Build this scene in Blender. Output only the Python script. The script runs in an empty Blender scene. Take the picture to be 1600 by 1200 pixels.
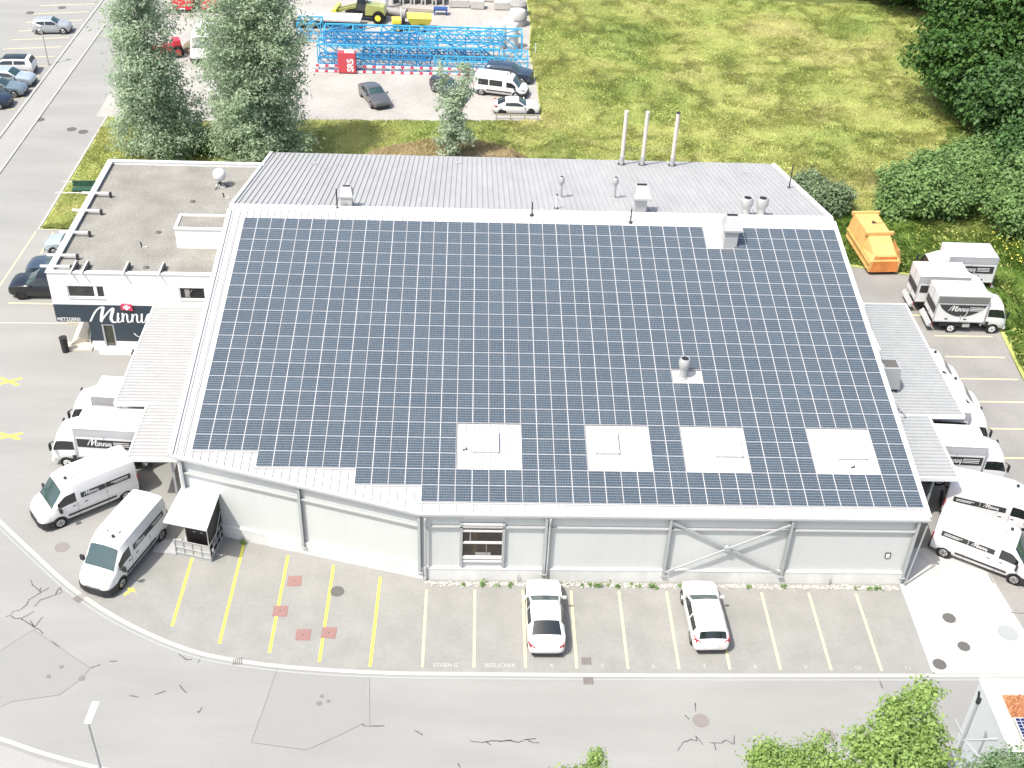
import bpy, bmesh, math, random
import numpy as np
from mathutils import Vector, Matrix, Euler
random.seed(7); rng = np.random.default_rng(11)
SC = bpy.context.scene
COL = SC.collection
R = math.radians
# ------------------------------------------------------------------ camera
cam_d = bpy.data.cameras.new('camera'); cam = bpy.data.objects.new('camera', cam_d); COL.objects.link(cam)
cam_d.sensor_width = 36.0; cam_d.lens = 42.178; cam_d.clip_start = 0.5; cam_d.clip_end = 2000
cam.matrix_world = Matrix.Translation((1.96509, -38.56021, 45.64387)) @ Matrix.Rotation(-0.0461190, 4, 'Z') @ Matrix.Rotation(0.9347416, 4, 'X') @ Matrix.Rotation(0.0433757, 4, 'Z')
SC.camera = cam
# ------------------------------------------------------------------ light
SUN_DIR = Vector((-0.45, -0.36, 1.0)).normalized()          # towards the sun
elev = math.asin(SUN_DIR.z)
world = bpy.data.worlds.new('World'); SC.world = world; world.use_nodes = True
wn = world.node_tree; wn.nodes.clear()
sky = wn.nodes.new('ShaderNodeTexSky'); sky.sky_type = 'NISHITA'; sky.sun_disc = False
sky.sun_elevation = elev; sky.sun_rotation = math.atan2(SUN_DIR.x, SUN_DIR.y)
sky.air_density = 1.0; sky.dust_density = 4.0; sky.ozone_density = 0.6
bg = wn.nodes.new('ShaderNodeBackground'); bg.inputs['Strength'].default_value = 0.15
wo = wn.nodes.new('ShaderNodeOutputWorld')
wn.links.new(sky.outputs[0], bg.inputs['Color']); wn.links.new(bg.outputs[0], wo.inputs['Surface'])
sun_d = bpy.data.lights.new('sun', 'SUN'); sun_d.energy = 3.4; sun_d.angle = R(0.6); sun_d.color = (1.0, 0.965, 0.905)
sun = bpy.data.objects.new('sun', sun_d); COL.objects.link(sun)
sun.rotation_euler = SUN_DIR.to_track_quat('Z', 'Y').to_euler(); sun.location = (-60, -60, 120)
SC.view_settings.view_transform = 'Standard'; SC.view_settings.look = 'None'
SC.view_settings.exposure = 0.78; SC.view_settings.gamma = 1.0
SC.cycles.max_bounces = 6; SC.cycles.diffuse_bounces = 3; SC.cycles.transparent_max_bounces = 4
SC.cycles.use_adaptive_sampling = True; SC.cycles.adaptive_threshold = 0.02

# ------------------------------------------------------------------ materials
def mat(name, col, rough=0.6, metal=0.0, var=0.0, scale=4.0, col2=None, spec=0.5, bump=0.0, bscale=40.0, detail=6.0, coat=0.0, big=0.0, bigscale=0.3, stretch=None):
    m = bpy.data.materials.new(name); m.use_nodes = True
    nt = m.node_tree; b = nt.nodes['Principled BSDF']
    b.inputs['Roughness'].default_value = rough; b.inputs['Metallic'].default_value = metal
    b.inputs['Specular IOR Level'].default_value = spec; b.inputs['Coat Weight'].default_value = coat
    c = (*col, 1)
    b.inputs['Base Color'].default_value = c
    if var > 0 or col2 or bump > 0 or big > 0:
        tc = nt.nodes.new('ShaderNodeTexCoord')
    if var > 0 or col2:
        n = nt.nodes.new('ShaderNodeTexNoise'); n.inputs['Scale'].default_value = scale; n.inputs['Detail'].default_value = detail; n.inputs['Roughness'].default_value = 0.65
        vec = tc.outputs['Object']
        if stretch:
            mp = nt.nodes.new('ShaderNodeMapping'); mp.inputs['Scale'].default_value = stretch; nt.links.new(tc.outputs['Object'], mp.inputs['Vector']); svec = mp.outputs[0]
        else: svec = vec
        nt.links.new(svec if (stretch and stretch[2] < 1) else vec, n.inputs['Vector'])
        cr = nt.nodes.new('ShaderNodeValToRGB'); cr.color_ramp.elements[0].position = 0.3; cr.color_ramp.elements[1].position = 0.7
        c2 = col2 if col2 else tuple(x * (1 - var) for x in col)
        c1 = col if col2 else tuple(min(1, x * (1 + var)) for x in col)
        cr.color_ramp.elements[0].color = (*c2, 1); cr.color_ramp.elements[1].color = (*c1, 1)
        nt.links.new(n.outputs['Fac'], cr.inputs['Fac']); out = cr.outputs['Color']
        if big > 0:
            n2 = nt.nodes.new('ShaderNodeTexNoise'); n2.inputs['Scale'].default_value = bigscale; n2.inputs['Detail'].default_value = 4
            nt.links.new(svec, n2.inputs['Vector'])
            mr = nt.nodes.new('ShaderNodeMapRange'); mr.inputs['From Min'].default_value = 0.3; mr.inputs['From Max'].default_value = 0.7
            mr.inputs['To Min'].default_value = 1 - big; mr.inputs['To Max'].default_value = 1 + big * 0.5
            nt.links.new(n2.outputs['Fac'], mr.inputs['Value'])
            mx = nt.nodes.new('ShaderNodeVectorMath'); mx.operation = 'SCALE'
            nt.links.new(out, mx.inputs[0]); nt.links.new(mr.outputs[0], mx.inputs['Scale']); out = mx.outputs[0]
        nt.links.new(out, b.inputs['Base Color'])
    if bump > 0:
        n3 = nt.nodes.new('ShaderNodeTexNoise'); n3.inputs['Scale'].default_value = bscale; n3.inputs['Detail'].default_value = 5
        nt.links.new(tc.outputs['Object'], n3.inputs['Vector'])
        bp = nt.nodes.new('ShaderNodeBump'); bp.inputs['Strength'].default_value = bump; bp.inputs['Distance'].default_value = 0.03
        nt.links.new(n3.outputs['Fac'], bp.inputs['Height']); nt.links.new(bp.outputs[0], b.inputs['Normal'])
    return m

def leafmat(name, c1, c2, rough=0.55, trans=0.35):
    m = bpy.data.materials.new(name); m.use_nodes = True; nt = m.node_tree; b = nt.nodes['Principled BSDF']
    g = nt.nodes.new('ShaderNodeNewGeometry'); cr = nt.nodes.new('ShaderNodeValToRGB')
    cr.color_ramp.elements[0].color = (*c1, 1); cr.color_ramp.elements[1].color = (*c2, 1)
    tc = nt.nodes.new('ShaderNodeTexCoord'); n = nt.nodes.new('ShaderNodeTexNoise'); n.inputs['Scale'].default_value = 0.9; n.inputs['Detail'].default_value = 3
    nt.links.new(tc.outputs['Object'], n.inputs['Vector'])
    ad = nt.nodes.new('ShaderNodeMath'); ad.operation = 'MULTIPLY_ADD'; ad.inputs[1].default_value = 0.55
    sb = nt.nodes.new('ShaderNodeMath'); sb.operation = 'MULTIPLY'; sb.inputs[1].default_value = 0.6
    nt.links.new(n.outputs['Fac'], sb.inputs[0]); nt.links.new(g.outputs['Random Per Island'], ad.inputs[0]); nt.links.new(sb.outputs[0], ad.inputs[2])
    nt.links.new(ad.outputs[0], cr.inputs['Fac']); nt.links.new(cr.outputs['Color'], b.inputs['Base Color'])
    b.inputs['Roughness'].default_value = rough; b.inputs['Specular IOR Level'].default_value = 0.3
    tr = nt.nodes.new('ShaderNodeBsdfTranslucent'); nt.links.new(cr.outputs['Color'], tr.inputs['Color'])
    mix = nt.nodes.new('ShaderNodeMixShader'); mix.inputs[0].default_value = trans
    o = nt.nodes['Material Output']
    nt.links.new(b.outputs[0], mix.inputs[1]); nt.links.new(tr.outputs[0], mix.inputs[2]); nt.links.new(mix.outputs[0], o.inputs['Surface'])
    return m

M = {}
M['asphalt'] = mat('asphalt', (0.262, 0.262, 0.247), 0.9, var=0.045, scale=9, big=0.10, bigscale=0.5, stretch=(.22, 1, 1), bump=0.1, bscale=60, spec=0.2)
M['asphalt_left'] = mat('asphalt_left', (0.295, 0.295, 0.28), 0.9, var=0.05, scale=8, big=0.09, bigscale=0.2, spec=0.2)
M['patch'] = mat('asphalt_patch', (0.243, 0.243, 0.232), 0.9, var=0.04, scale=12, spec=0.2)
M['lot'] = mat('asphalt_lot', (0.25, 0.243, 0.226), 0.9, var=0.10, scale=6, big=0.12, bigscale=0.35, spec=0.2)
M['concrete'] = mat('concrete', (0.42, 0.42, 0.40), 0.85, var=0.06, scale=5, big=0.1, bigscale=0.5, spec=0.2)
M['kerb'] = mat('kerb_stone', (0.37, 0.365, 0.34), 0.85, var=0.08, scale=14, spec=0.2)
M['crack'] = mat('crack_tar', (0.085, 0.082, 0.08), 0.9, spec=0.1)
M['yellow'] = mat('yellow_paint', (0.62, 0.60, 0.10), 0.7, var=0.18, scale=22, spec=0.2)
M['cream'] = mat('cream_paint', (0.58, 0.53, 0.30), 0.7, var=0.2, scale=20, spec=0.2)
M['whitep'] = mat('white_road_paint', (0.37, 0.365, 0.335), 0.7, var=0.25, scale=30, spec=0.2)
M['yard'] = mat('yard_gravel', (0.35, 0.337, 0.31), 0.95, var=0.10, scale=3, big=0.14, bigscale=0.25, spec=0.1)
M['ground'] = mat('ground_soil', (0.10, 0.12, 0.035), 0.95, var=0.3, scale=1.5, spec=0.1)
M['meadow'] = mat('meadow_soil', (0.40, 0.42, 0.15), 0.95, col2=(0.30, 0.35, 0.11), scale=0.35, big=0.25, bigscale=1.7, spec=0.1)
M['straw'] = mat('dry_straw', (0.36, 0.28, 0.14), 0.95, col2=(0.22, 0.19, 0.08), scale=2.2, spec=0.1)
M['gravel'] = mat('roof_gravel', (0.29, 0.282, 0.25), 0.95, col2=(0.195, 0.19, 0.17), scale=7, detail=10, big=0.2, bigscale=0.5, bump=0.6, bscale=22, spec=0.1)
M['gravel_w'] = mat('pale_gravel', (0.52, 0.50, 0.47), 0.95, col2=(0.33, 0.315, 0.29), scale=9, detail=8, spec=0.1)
M['white'] = mat('white_render', (0.74, 0.74, 0.72), 0.7, var=0.03, scale=2, spec=0.3)
M['panel'] = mat('grey_wall_panel', (0.50, 0.515, 0.50), 0.6, var=0.022, scale=2.2, stretch=(1, 1, .12), spec=0.3)
M['plinth'] = mat('pale_plinth', (0.60, 0.60, 0.58), 0.8, var=0.05, scale=3, stretch=(1, 1, .3), big=0.12, bigscale=0.7, spec=0.2)
M['roofw'] = mat('white_roof_sheet', (0.47, 0.47, 0.465), 0.6, var=0.05, scale=1.2, spec=0.2)
M['roofg'] = mat('grey_roof_sheet', (0.34, 0.345, 0.345), 0.65, var=0.06, scale=1.5, stretch=(1, .12, .99), big=.06, bigscale=.5, spec=0.15)
M['flash'] = mat('white_flashing', (0.60, 0.60, 0.59), 0.5, spec=0.3)
M['steel'] = mat('galvanised_steel', (0.37, 0.39, 0.39), 0.5, metal=0.2, var=0.08, scale=6)
M['zinc'] = mat('bright_zinc', (0.44, 0.445, 0.44), 0.45, metal=0.25, var=0.06, scale=6)
M['cream_pipe'] = mat('cream_flue', (0.62, 0.56, 0.50), 0.4, metal=0.1)
M['dark'] = mat('dark_metal', (0.03, 0.03, 0.032), 0.5)
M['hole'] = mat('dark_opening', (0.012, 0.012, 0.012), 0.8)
M['blue'] = mat('facade_slate_blue', (0.032, 0.047, 0.062), 0.55, var=0.06, scale=1.5)
M['signw'] = mat('sign_white', (0.8, 0.8, 0.79), 0.5)
M['red'] = mat('red_plastic', (0.52, 0.06, 0.08), 0.4)
M['signred'] = mat('sign_red', (0.6, 0.05, 0.10), 0.45)
M['beige'] = mat('beige_stair_slab', (0.50, 0.46, 0.38), 0.8, var=0.05, scale=4)
M['brown'] = mat('brown_board', (0.022, 0.018, 0.016), 0.5, var=0.2, scale=3)
M['cover'] = mat('iron_cover', (0.10, 0.095, 0.088), 0.7, var=0.25, scale=30)
M['coverred'] = mat('red_cover', (0.25, 0.14, 0.125), 0.8, var=0.15, scale=20)
M['cap'] = mat('grey_cap', (0.16, 0.16, 0.155), .8)
M['coverpale'] = mat('pale_grey_cover', (0.29, 0.305, 0.30), 0.8, var=0.1, scale=20)
M['coverrose'] = mat('rose_grey_cover', (0.20, 0.178, 0.17), 0.8, var=0.12, scale=20)
M['wood'] = mat('weathered_wood', (0.30, 0.27, 0.21), 0.8, var=0.2, scale=9)
M['bark'] = mat('bark', (0.12, 0.095, 0.07), 0.9, var=0.3, scale=9, bump=0.6, bscale=14)
M['barkpale'] = mat('pale_bark', (0.32, 0.30, 0.25), 0.9, var=0.3, scale=9)
# vehicle materials
def paint(name, c, metal=0.0): return mat(name, c, 0.28, metal=metal, coat=0.6, spec=0.5)
M['p_white'] = paint('white_vehicle_paint', (0.68, 0.68, 0.67))
M['p_silver'] = paint('silver_paint', (0.42, 0.44, 0.45), 0.35)
M['p_grey'] = paint('grey_paint', (0.15, 0.15, 0.15), 0.5)
M['p_dark'] = paint('dark_grey_paint', (0.06, 0.065, 0.075), 0.4)
M['p_black'] = paint('black_paint', (0.012, 0.014, 0.018), 0.2)
M['p_navy'] = paint('navy_paint', (0.02, 0.03, 0.055), 0.3)
M['p_slate'] = paint('slate_blue_paint', (0.05, 0.075, 0.11), 0.4)
M['p_pale'] = paint('pale_blue_paint', (0.40, 0.47, 0.50), 0.3)
M['p_mid'] = paint('blue_grey_paint', (0.20, 0.26, 0.30), 0.4)
M['p_red'] = paint('red_vehicle_paint', (0.50, 0.015, 0.03))
M['p_yellow'] = paint('yellow_machine_paint', (0.70, 0.60, 0.05))
M['p_olive'] = paint('olive_machine_paint', (0.30, 0.32, 0.10))
M['glass'] = mat('tinted_glass', (0.015, 0.02, 0.02), 0.06, spec=0.8)
M['screen'] = mat('windscreen_glass', (0.03, 0.06, 0.06), 0.08, spec=0.9)
M['tyre'] = mat('tyre_rubber', (0.015, 0.015, 0.015), 0.85, spec=0.2)
M['rim'] = mat('wheel_rim', (0.45, 0.45, 0.45), 0.3, metal=0.7)
M['rimw'] = mat('white_wheel_rim', (0.62, 0.62, 0.62), 0.4)
M['rimd'] = mat('dark_wheel_rim', (0.03, 0.03, 0.03), 0.3, metal=0.5)
M['trim'] = mat('black_trim', (0.022, 0.022, 0.023), 0.6)
M['decal'] = mat('charcoal_decal', (0.035, 0.037, 0.037), 0.5)
M['lampc'] = mat('headlight_lens', (0.5, 0.52, 0.52), 0.1, metal=0.3, spec=0.9)
M['lampr'] = mat('tail_light_lens', (0.30, 0.02, 0.03), 0.15)
M['skip'] = mat('orange_skip_paint', (0.62, 0.37, 0.13), 0.55, var=0.06, scale=3, big=0.12, bigscale=0.9)
M['skipflap'] = mat('orange_flap_paint', (0.55, 0.20, 0.05), 0.6, var=0.25, scale=2)  # redder, blotchier orange for the container's front flap
M['crane'] = mat('crane_blue', (0.06, 0.36, 0.58), 0.45, var=0.15, scale=2)
M['crane2'] = mat('crane_deep_blue', (0.03, 0.20, 0.42), 0.45, var=0.2, scale=2)
M['foil'] = mat('white_film', (0.64, 0.64, 0.64), 0.4, var=0.03, scale=1)
M['conc2'] = mat('precast_concrete', (0.42, 0.405, 0.375), 0.85, var=0.1, scale=3)
M['pipe_g'] = mat('grey_pipe', (0.26, 0.255, 0.24), 0.8, var=0.1, scale=3)
M['bluep'] = mat('blue_plastic', (0.03, 0.07, 0.22), 0.5)
M['greenm'] = mat('green_tarpaulin', (0.02, 0.07, 0.045), 0.6, var=0.3, scale=5)

# solar cells: dark cells with fine pale gaps
def solarmat():
    m = bpy.data.materials.new('solar_cells'); m.use_nodes = True; nt = m.node_tree; b = nt.nodes['Principled BSDF']
    tc = nt.nodes.new('ShaderNodeUVMap'); tc.uv_map = 'cells'; sp = nt.nodes.new('ShaderNodeSeparateXYZ'); nt.links.new(tc.outputs['UV'], sp.inputs[0])
    def line(sock, pitch, off, width):
        a = nt.nodes.new('ShaderNodeMath'); a.operation = 'ADD'; a.inputs[1].default_value = off; nt.links.new(sock, a.inputs[0])
        d = nt.nodes.new('ShaderNodeMath'); d.operation = 'PINGPONG'; d.inputs[1].default_value = pitch / 2; nt.links.new(a.outputs[0], d.inputs[0])
        c = nt.nodes.new('ShaderNodeMath'); c.operation = 'LESS_THAN'; c.inputs[1].default_value = width / 2; nt.links.new(d.outputs[0], c.inputs[0])
        return c.outputs[0]
    l1 = line(sp.outputs['X'], 0.0833, 0.0, 0.009); l2 = line(sp.outputs['Y'], 0.1723, 0.0, 0.024)
    ab = nt.nodes.new('ShaderNodeMath'); ab.operation = 'ABSOLUTE'; nt.links.new(sp.outputs['X'], ab.inputs[0])
    l3 = nt.nodes.new('ShaderNodeMath'); l3.operation = 'LESS_THAN'; l3.inputs[1].default_value = 0.02; nt.links.new(ab.outputs[0], l3.inputs[0])
    mx = nt.nodes.new('ShaderNodeMath'); mx.operation = 'MAXIMUM'; nt.links.new(l1, mx.inputs[0]); nt.links.new(l2, mx.inputs[1])
    oi = nt.nodes.new('ShaderNodeObjectInfo')
    n = nt.nodes.new('ShaderNodeTexWhiteNoise'); n.noise_dimensions = '3D'
    sn = nt.nodes.new('ShaderNodeVectorMath'); sn.operation = 'SNAP'; sn.inputs[1].default_value = (0.0833, 0.1723, 1)
    nt.links.new(tc.outputs['UV'], sn.inputs[0]); av = nt.nodes.new('ShaderNodeVectorMath'); av.operation = 'ADD'
    nt.links.new(sn.outputs[0], av.inputs[0]); nt.links.new(oi.outputs['Random'], av.inputs[1]); nt.links.new(av.outputs[0], n.inputs['Vector'])
    cr = nt.nodes.new('ShaderNodeValToRGB'); cr.color_ramp.elements[0].color = (0.028, 0.042, 0.057, 1); cr.color_ramp.elements[1].color = (0.054, 0.073, 0.090, 1)
    n4 = nt.nodes.new('ShaderNodeMath'); n4.operation = 'MULTIPLY_ADD'; n4.inputs[1].default_value = .6; nt.links.new(n.outputs['Value'], n4.inputs[0])
    n5 = nt.nodes.new('ShaderNodeMath'); n5.operation = 'MULTIPLY'; n5.inputs[1].default_value = .4; nt.links.new(oi.outputs['Random'], n5.inputs[0]); nt.links.new(n5.outputs[0], n4.inputs[2])
    nt.links.new(n4.outputs[0], cr.inputs['Fac'])
    m1 = nt.nodes.new('ShaderNodeMix'); m1.data_type = 'RGBA'; m1.inputs['B'].default_value = (0.20, 0.225, 0.245, 1)
    nt.links.new(mx.outputs[0], m1.inputs['Factor']); nt.links.new(cr.outputs['Color'], m1.inputs['A'])
    m2 = nt.nodes.new('ShaderNodeMix'); m2.data_type = 'RGBA'; m2.inputs['B'].default_value = (0.5, 0.5, 0.5, 1)
    nt.links.new(l3.outputs[0], m2.inputs['Factor']); nt.links.new(m1.outputs['Result'], m2.inputs['A'])
    nt.links.new(m2.outputs['Result'], b.inputs['Base Color'])
    b.inputs['Roughness'].default_value = 0.22; b.inputs['Specular IOR Level'].default_value = 0.6
    return m
M['solar'] = solarmat()
M['frame'] = mat('aluminium_frame', (0.50, 0.50, 0.50), 0.5)

# ------------------------------------------------------------------ mesh helpers
class MB:
    def __init__(s): s.v = []; s.f = []; s.m = []; s.T = None
    def add(s, vs, fs, mi=0):
        o = len(s.v)
        if s.T is not None: vs = [tuple(s.T @ Vector(v)) for v in vs]
        s.v += [tuple(v) for v in vs]; s.f += [tuple(i + o for i in f) for f in fs]; s.m += [mi] * len(fs)
    def box(s, x0, x1, y0, y1, z0, z1, mi=0):
        s.add([(x0, y0, z0), (x1, y0, z0), (x1, y1, z0), (x0, y1, z0), (x0, y0, z1), (x1, y0, z1), (x1, y1, z1), (x0, y1, z1)],
              [(0, 3, 2, 1), (4, 5, 6, 7), (0, 1, 5, 4), (1, 2, 6, 5), (2, 3, 7, 6), (3, 0, 4, 7)], mi)
    def hexa(s, b, t, mi=0):
        s.add(list(b) + list(t), [(0, 3, 2, 1), (4, 5, 6, 7), (0, 1, 5, 4), (1, 2, 6, 5), (2, 3, 7, 6), (3, 0, 4, 7)], mi)
    def bar(s, a, b, w=0.1, h=None, mi=0, up=(0, 0, 1)):
        h = h or w; a = Vector(a); b = Vector(b); d = (b - a); L = d.length
        if L < 1e-6: return
        d /= L; u = Vector(up)
        if abs(d.dot(u)) > 0.98: u = Vector((0, 1, 0))
        r = d.cross(u).normalized(); u = r.cross(d).normalized()
        vs = [p + r * sx * w / 2 + u * sz * h / 2 for p in (a, b) for sx, sz in ((-1, -1), (1, -1), (1, 1), (-1, 1))]
        s.add(vs, [(0, 1, 2, 3), (7, 6, 5, 4), (0, 4, 5, 1), (1, 5, 6, 2), (2, 6, 7, 3), (3, 7, 4, 0)], mi)
    def tube(s, a, b, r, r2=None, n=10, mi=0, cap=True):
        r2 = r if r2 is None else r2; a = Vector(a); b = Vector(b); d = (b - a).normalized()
        u = Vector((0, 0, 1)) if abs(d.z) < 0.9 else Vector((1, 0, 0)); e = d.cross(u).normalized(); g = d.cross(e)
        vs = [p + (e * math.cos(t) + g * math.sin(t)) * q for p, q in ((a, r), (b, r2)) for t in [2 * math.pi * k / n for k in range(n)]]
        fs = [(k, k + n, (k + 1) % n + n, (k + 1) % n) for k in range(n)]
        if cap: fs += [tuple(range(n)), tuple(range(2 * n - 1, n - 1, -1))]
        s.add(vs, fs, mi)
    def path(s, pts, r, n=8, mi=0):
        for i in range(len(pts) - 1):
            ra = r[i] if isinstance(r, (list, tuple)) else r; rb = r[i + 1] if isinstance(r, (list, tuple)) else r
            s.tube(pts[i], pts[i + 1], ra, rb, n, mi)
    def lathe(s, prof, c=(0, 0, 0), n=20, mi=0):   # prof: (r, z)
        vs = [(c[0] + r * math.cos(2 * math.pi * k / n), c[1] + r * math.sin(2 * math.pi * k / n), c[2] + z) for r, z in prof for k in range(n)]
        fs = [(j * n + k, j * n + (k + 1) % n, (j + 1) * n + (k + 1) % n, (j + 1) * n + k) for j in range(len(prof) - 1) for k in range(n)]
        if prof[0][0] > 1e-3: fs.append(tuple(range(n - 1, -1, -1)))
        if prof[-1][0] > 1e-3: fs.append(tuple((len(prof) - 1) * n + k for k in range(n)))
        s.add(vs, fs, mi)
    def prism(s, poly, z0, z1, mi=0):
        n = len(poly); s.add([(x, y, z0) for x, y in poly] + [(x, y, z1) for x, y in poly],
            [tuple(range(n - 1, -1, -1)), tuple(range(n, 2 * n))] + [(k, (k + 1) % n, (k + 1) % n + n, k + n) for k in range(n)], mi)
    def sheet(s, poly, z, mi=0): s.add([(x, y, z) for x, y in poly], [tuple(range(len(poly)))], mi)
    def build(s, name, mats, parent=None, smooth=0, bevel=0):
        me = bpy.data.meshes.new(name); me.from_pydata(s.v, [], s.f)
        if not isinstance(mats, (list, tuple)): mats = [mats]
        for m in mats: me.materials.append(M[m] if isinstance(m, str) else m)
        if len(mats) > 1: me.polygons.foreach_set('material_index', s.m)
        if smooth:
            me.polygons.foreach_set('use_smooth', [True] * len(me.polygons)); me.set_sharp_from_angle(angle=R(smooth))
        me.update(); o = bpy.data.objects.new(name, me); COL.objects.link(o)
        if parent is not None: o.parent = parent
        if bevel:
            bm = o.modifiers.new('bevel', 'BEVEL'); bm.width = bevel; bm.segments = 2; bm.limit_method = 'ANGLE'
        return o

def tag(o, label, cat, group=None, kind=None):
    if label: o['label'] = label
    if cat: o['category'] = cat
    if group: o['group'] = group
    if kind: o['kind'] = kind
    return o
def struct(o): o['kind'] = 'structure'; return o
def thing(name, label, cat, loc=(0, 0, 0), rz=0.0, group=None):
    o = bpy.data.objects.new(name, None); COL.objects.link(o); o.location = loc; o.rotation_euler = (0, 0, rz)
    o.empty_display_size = 0.3
    return tag(o, label, cat, group)
def dup(root, loc, rz, label, group=None):
    r = root.copy(); COL.objects.link(r); r.location = loc; r.rotation_euler = (0, 0, rz); r['label'] = label
    if group: r['group'] = group
    for ch in list(root.children):
        c = ch.copy(); COL.objects.link(c); c.parent = r
        for g in list(ch.children):
            d = g.copy(); COL.objects.link(d); d.parent = c
    return r
def inpoly(x, y, poly):
    x = np.asarray(x); y = np.asarray(y); c = np.zeros(x.shape, bool); n = len(poly)
    for i in range(n):
        x1, y1 = poly[i]; x2, y2 = poly[(i + 1) % n]
        cond = ((y1 > y) != (y2 > y))
        with np.errstate(divide='ignore', invalid='ignore'): xi = (x2 - x1) * (y - y1) / (y2 - y1 + 1e-12) + x1
        c ^= cond & (x < xi)
    return c
def ribbon(mb, pts, w, z, mi=0, closed=False):
    P = [Vector((p[0], p[1], 0)) for p in pts]; vs = []
    for i, p in enumerate(P):
        a = P[max(i - 1, 0)]; b = P[min(i + 1, len(P) - 1)]; d = (b - a).normalized(); n = Vector((-d.y, d.x, 0))
        ww = w[i] if isinstance(w, (list, tuple)) else w
        vs += [(p + n * ww / 2), (p - n * ww / 2)]
    mb.add([(v.x, v.y, z) for v in vs], [(2 * i, 2 * i + 1, 2 * i + 3, 2 * i + 2) for i in range(len(P) - 1)], mi)
def smoothpts(pts, n=6):
    out = []
    for i in range(len(pts) - 1):
        p0 = np.array(pts[max(i - 1, 0)], float); p1 = np.array(pts[i], float); p2 = np.array(pts[i + 1], float); p3 = np.array(pts[min(i + 2, len(pts) - 1)], float)
        for k in range(n):
            t = k / n; out.append(tuple(0.5 * ((2 * p1) + (-p0 + p2) * t + (2 * p0 - 5 * p1 + 4 * p2 - p3) * t * t + (-p0 + 3 * p1 - 3 * p2 + p3) * t ** 3)))
    out.append(tuple(pts[-1])); return out

FONTS = {}
_T = []
def text(name, body, size, loc, rot, m, parent=None, align='LEFT', bold=0.0, shear=0.0, sx=1.0, extrude=0.004):
    c = bpy.data.curves.new(name, 'FONT'); c.body = body; c.size = size; c.align_x = align; c.offset = bold; c.shear = shear; c.extrude = extrude
    tmp = bpy.data.objects.new(name + '_curve', c); COL.objects.link(tmp); bpy.context.view_layer.update()
    me = bpy.data.meshes.new_from_object(tmp.evaluated_get(bpy.context.evaluated_depsgraph_get())); me.name = name; bpy.data.objects.remove(tmp)
    me.materials.clear(); me.materials.append(M[m]); o = bpy.data.objects.new(name, me); COL.objects.link(o)
    o.location = loc; o.rotation_euler = rot; o.scale = (sx, 1, 1)
    if parent is not None: o.parent = parent
    return o
# ================================================================== SETTING: ground, roads, markings
def sheet(name, poly, z, m, sub=None):
    b = MB(); b.sheet(poly, z); return struct(b.build(name, m))
sheet('ground', [(-700, -500), (700, -500), (700, 900), (-700, 900)], -0.06, 'ground')
KERB = [(-27.5, 14.5), (-25.4, 12.0), (-23.26, 9.88), (-20.4, 7.14), (-17.77, 4.75), (-14.69, 2.62), (-11.21, .92), (-8.01, .17), (-4.9, -.18), (-1.82, -.35), (1.25, -.39), (10.5, -.40), (20, -.33), (29.5, -.25), (46, -.2)]
KS = smoothpts(KERB, 6)
sheet('road', [(-95, -45), (60, -45), (60, 8), (38.6, 20), (38.6, 31), (24.5, 47), (-30.6, 47), (-30.4, 62), (-30.6, 80), (-32.5, 125), (-95, 125)], 0.0, 'asphalt')
b = MB(); b.sheet([(-38.3, 20), (-36.4, 20), (-36.3, 125), (-38.3, 125)], 0.05); struct(b.build('pavement', 'asphalt_left'))
front = [p for p in KS if -17.2 < p[0] < 25.1]
sheet('parking_lot', front + [(25.05, 6.2), (-0.2, 6.2), (-13.4, 9.9), (-16.5, 9.9), (-17.2, 4.6)], 0.004, mat('concrete_pavers', (0.255, 0.254, 0.235), 0.9, var=0.07, scale=5, big=0.10, bigscale=0.7, bump=0.4, bscale=30, spec=0.15))
sheet('concrete_apron', [(25.05, 5.9), (24.98, -.12), (29.6, -.1), (30.6, 2.7), (30.14, 6.8), (28.2, 8.6), (25.05, 8.6)], 0.006, 'concrete')
sheet('side_parking_lot', [(25.05, 8.7), (28.2, 8.7), (30.2, 6.9), (30.7, 2.6), (29.7, -.08), (45, 0), (45, 6), (38.9, 12), (38.6, 20), (38.6, 25), (38.95, 29), (39.3, 33.4), (37.8, 37.0), (33.5, 37.9), (30, 38.9), (28.5, 41), (25.05, 41)], 0.003, 'lot')
sheet('road_patch', [(-19.21, 2.2), (-15.82, -.18), (-16.82, -1.79), (-18.85, -2.17), (-24, -4.0), (-24, -2.0), (-20.39, .84)], 0.004, 'patch')
sheet('road_patch', [(-6.93, -.1), (-4.9, -.36), (-2.56, -.52), (-2.63, -3.33), (-5.01, -4.76), (-7.53, -4.38)], 0.004, 'patch')
sheet('road_patch', [(22.2, -.5), (46, -.45), (46, -9), (26.5, -7.5), (25.2, -3.6), (22.25, -3.2)], 0.004, 'patch')
b = MB(); ribbon(b, KS, 0.24, 0.022); struct(b.build('kerb', 'kerb'))
b = MB(); ribbon(b, [(p[0] - .12, p[1] - .26) for p in KS], 0.10, 0.010); struct(b.build('kerb_gutter', 'coverpale'))
b = MB(); b.box(-38.52, -38.3, 20, 125, 0, .13); b.box(-36.42, -36.26, 40, 125, 0, .075)
b.box(-30.62, -30.44, 41.8, 62.2, 0, .06); b.box(-30.6, -24.4, 41.72, 41.84, 0, .05); struct(b.build('kerb', 'kerb'))
far = smoothpts([(-30, -1.5), (-24, -2.6), (-18.76, -4.27), (-16.87, -4.95), (-14.14, -5.75), (-9, -6.9), (0, -7.6), (14, -7.6)], 6)
b = MB(); ribbon(b, far, 0.22, 0.03); struct(b.build('kerb', 'kerb'))
b = MB(); ribbon(b, [(p[0] - .3, p[1] - 2.2) for p in far], 3.8, 0.015); struct(b.build('pavement', 'asphalt_left'))
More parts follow.
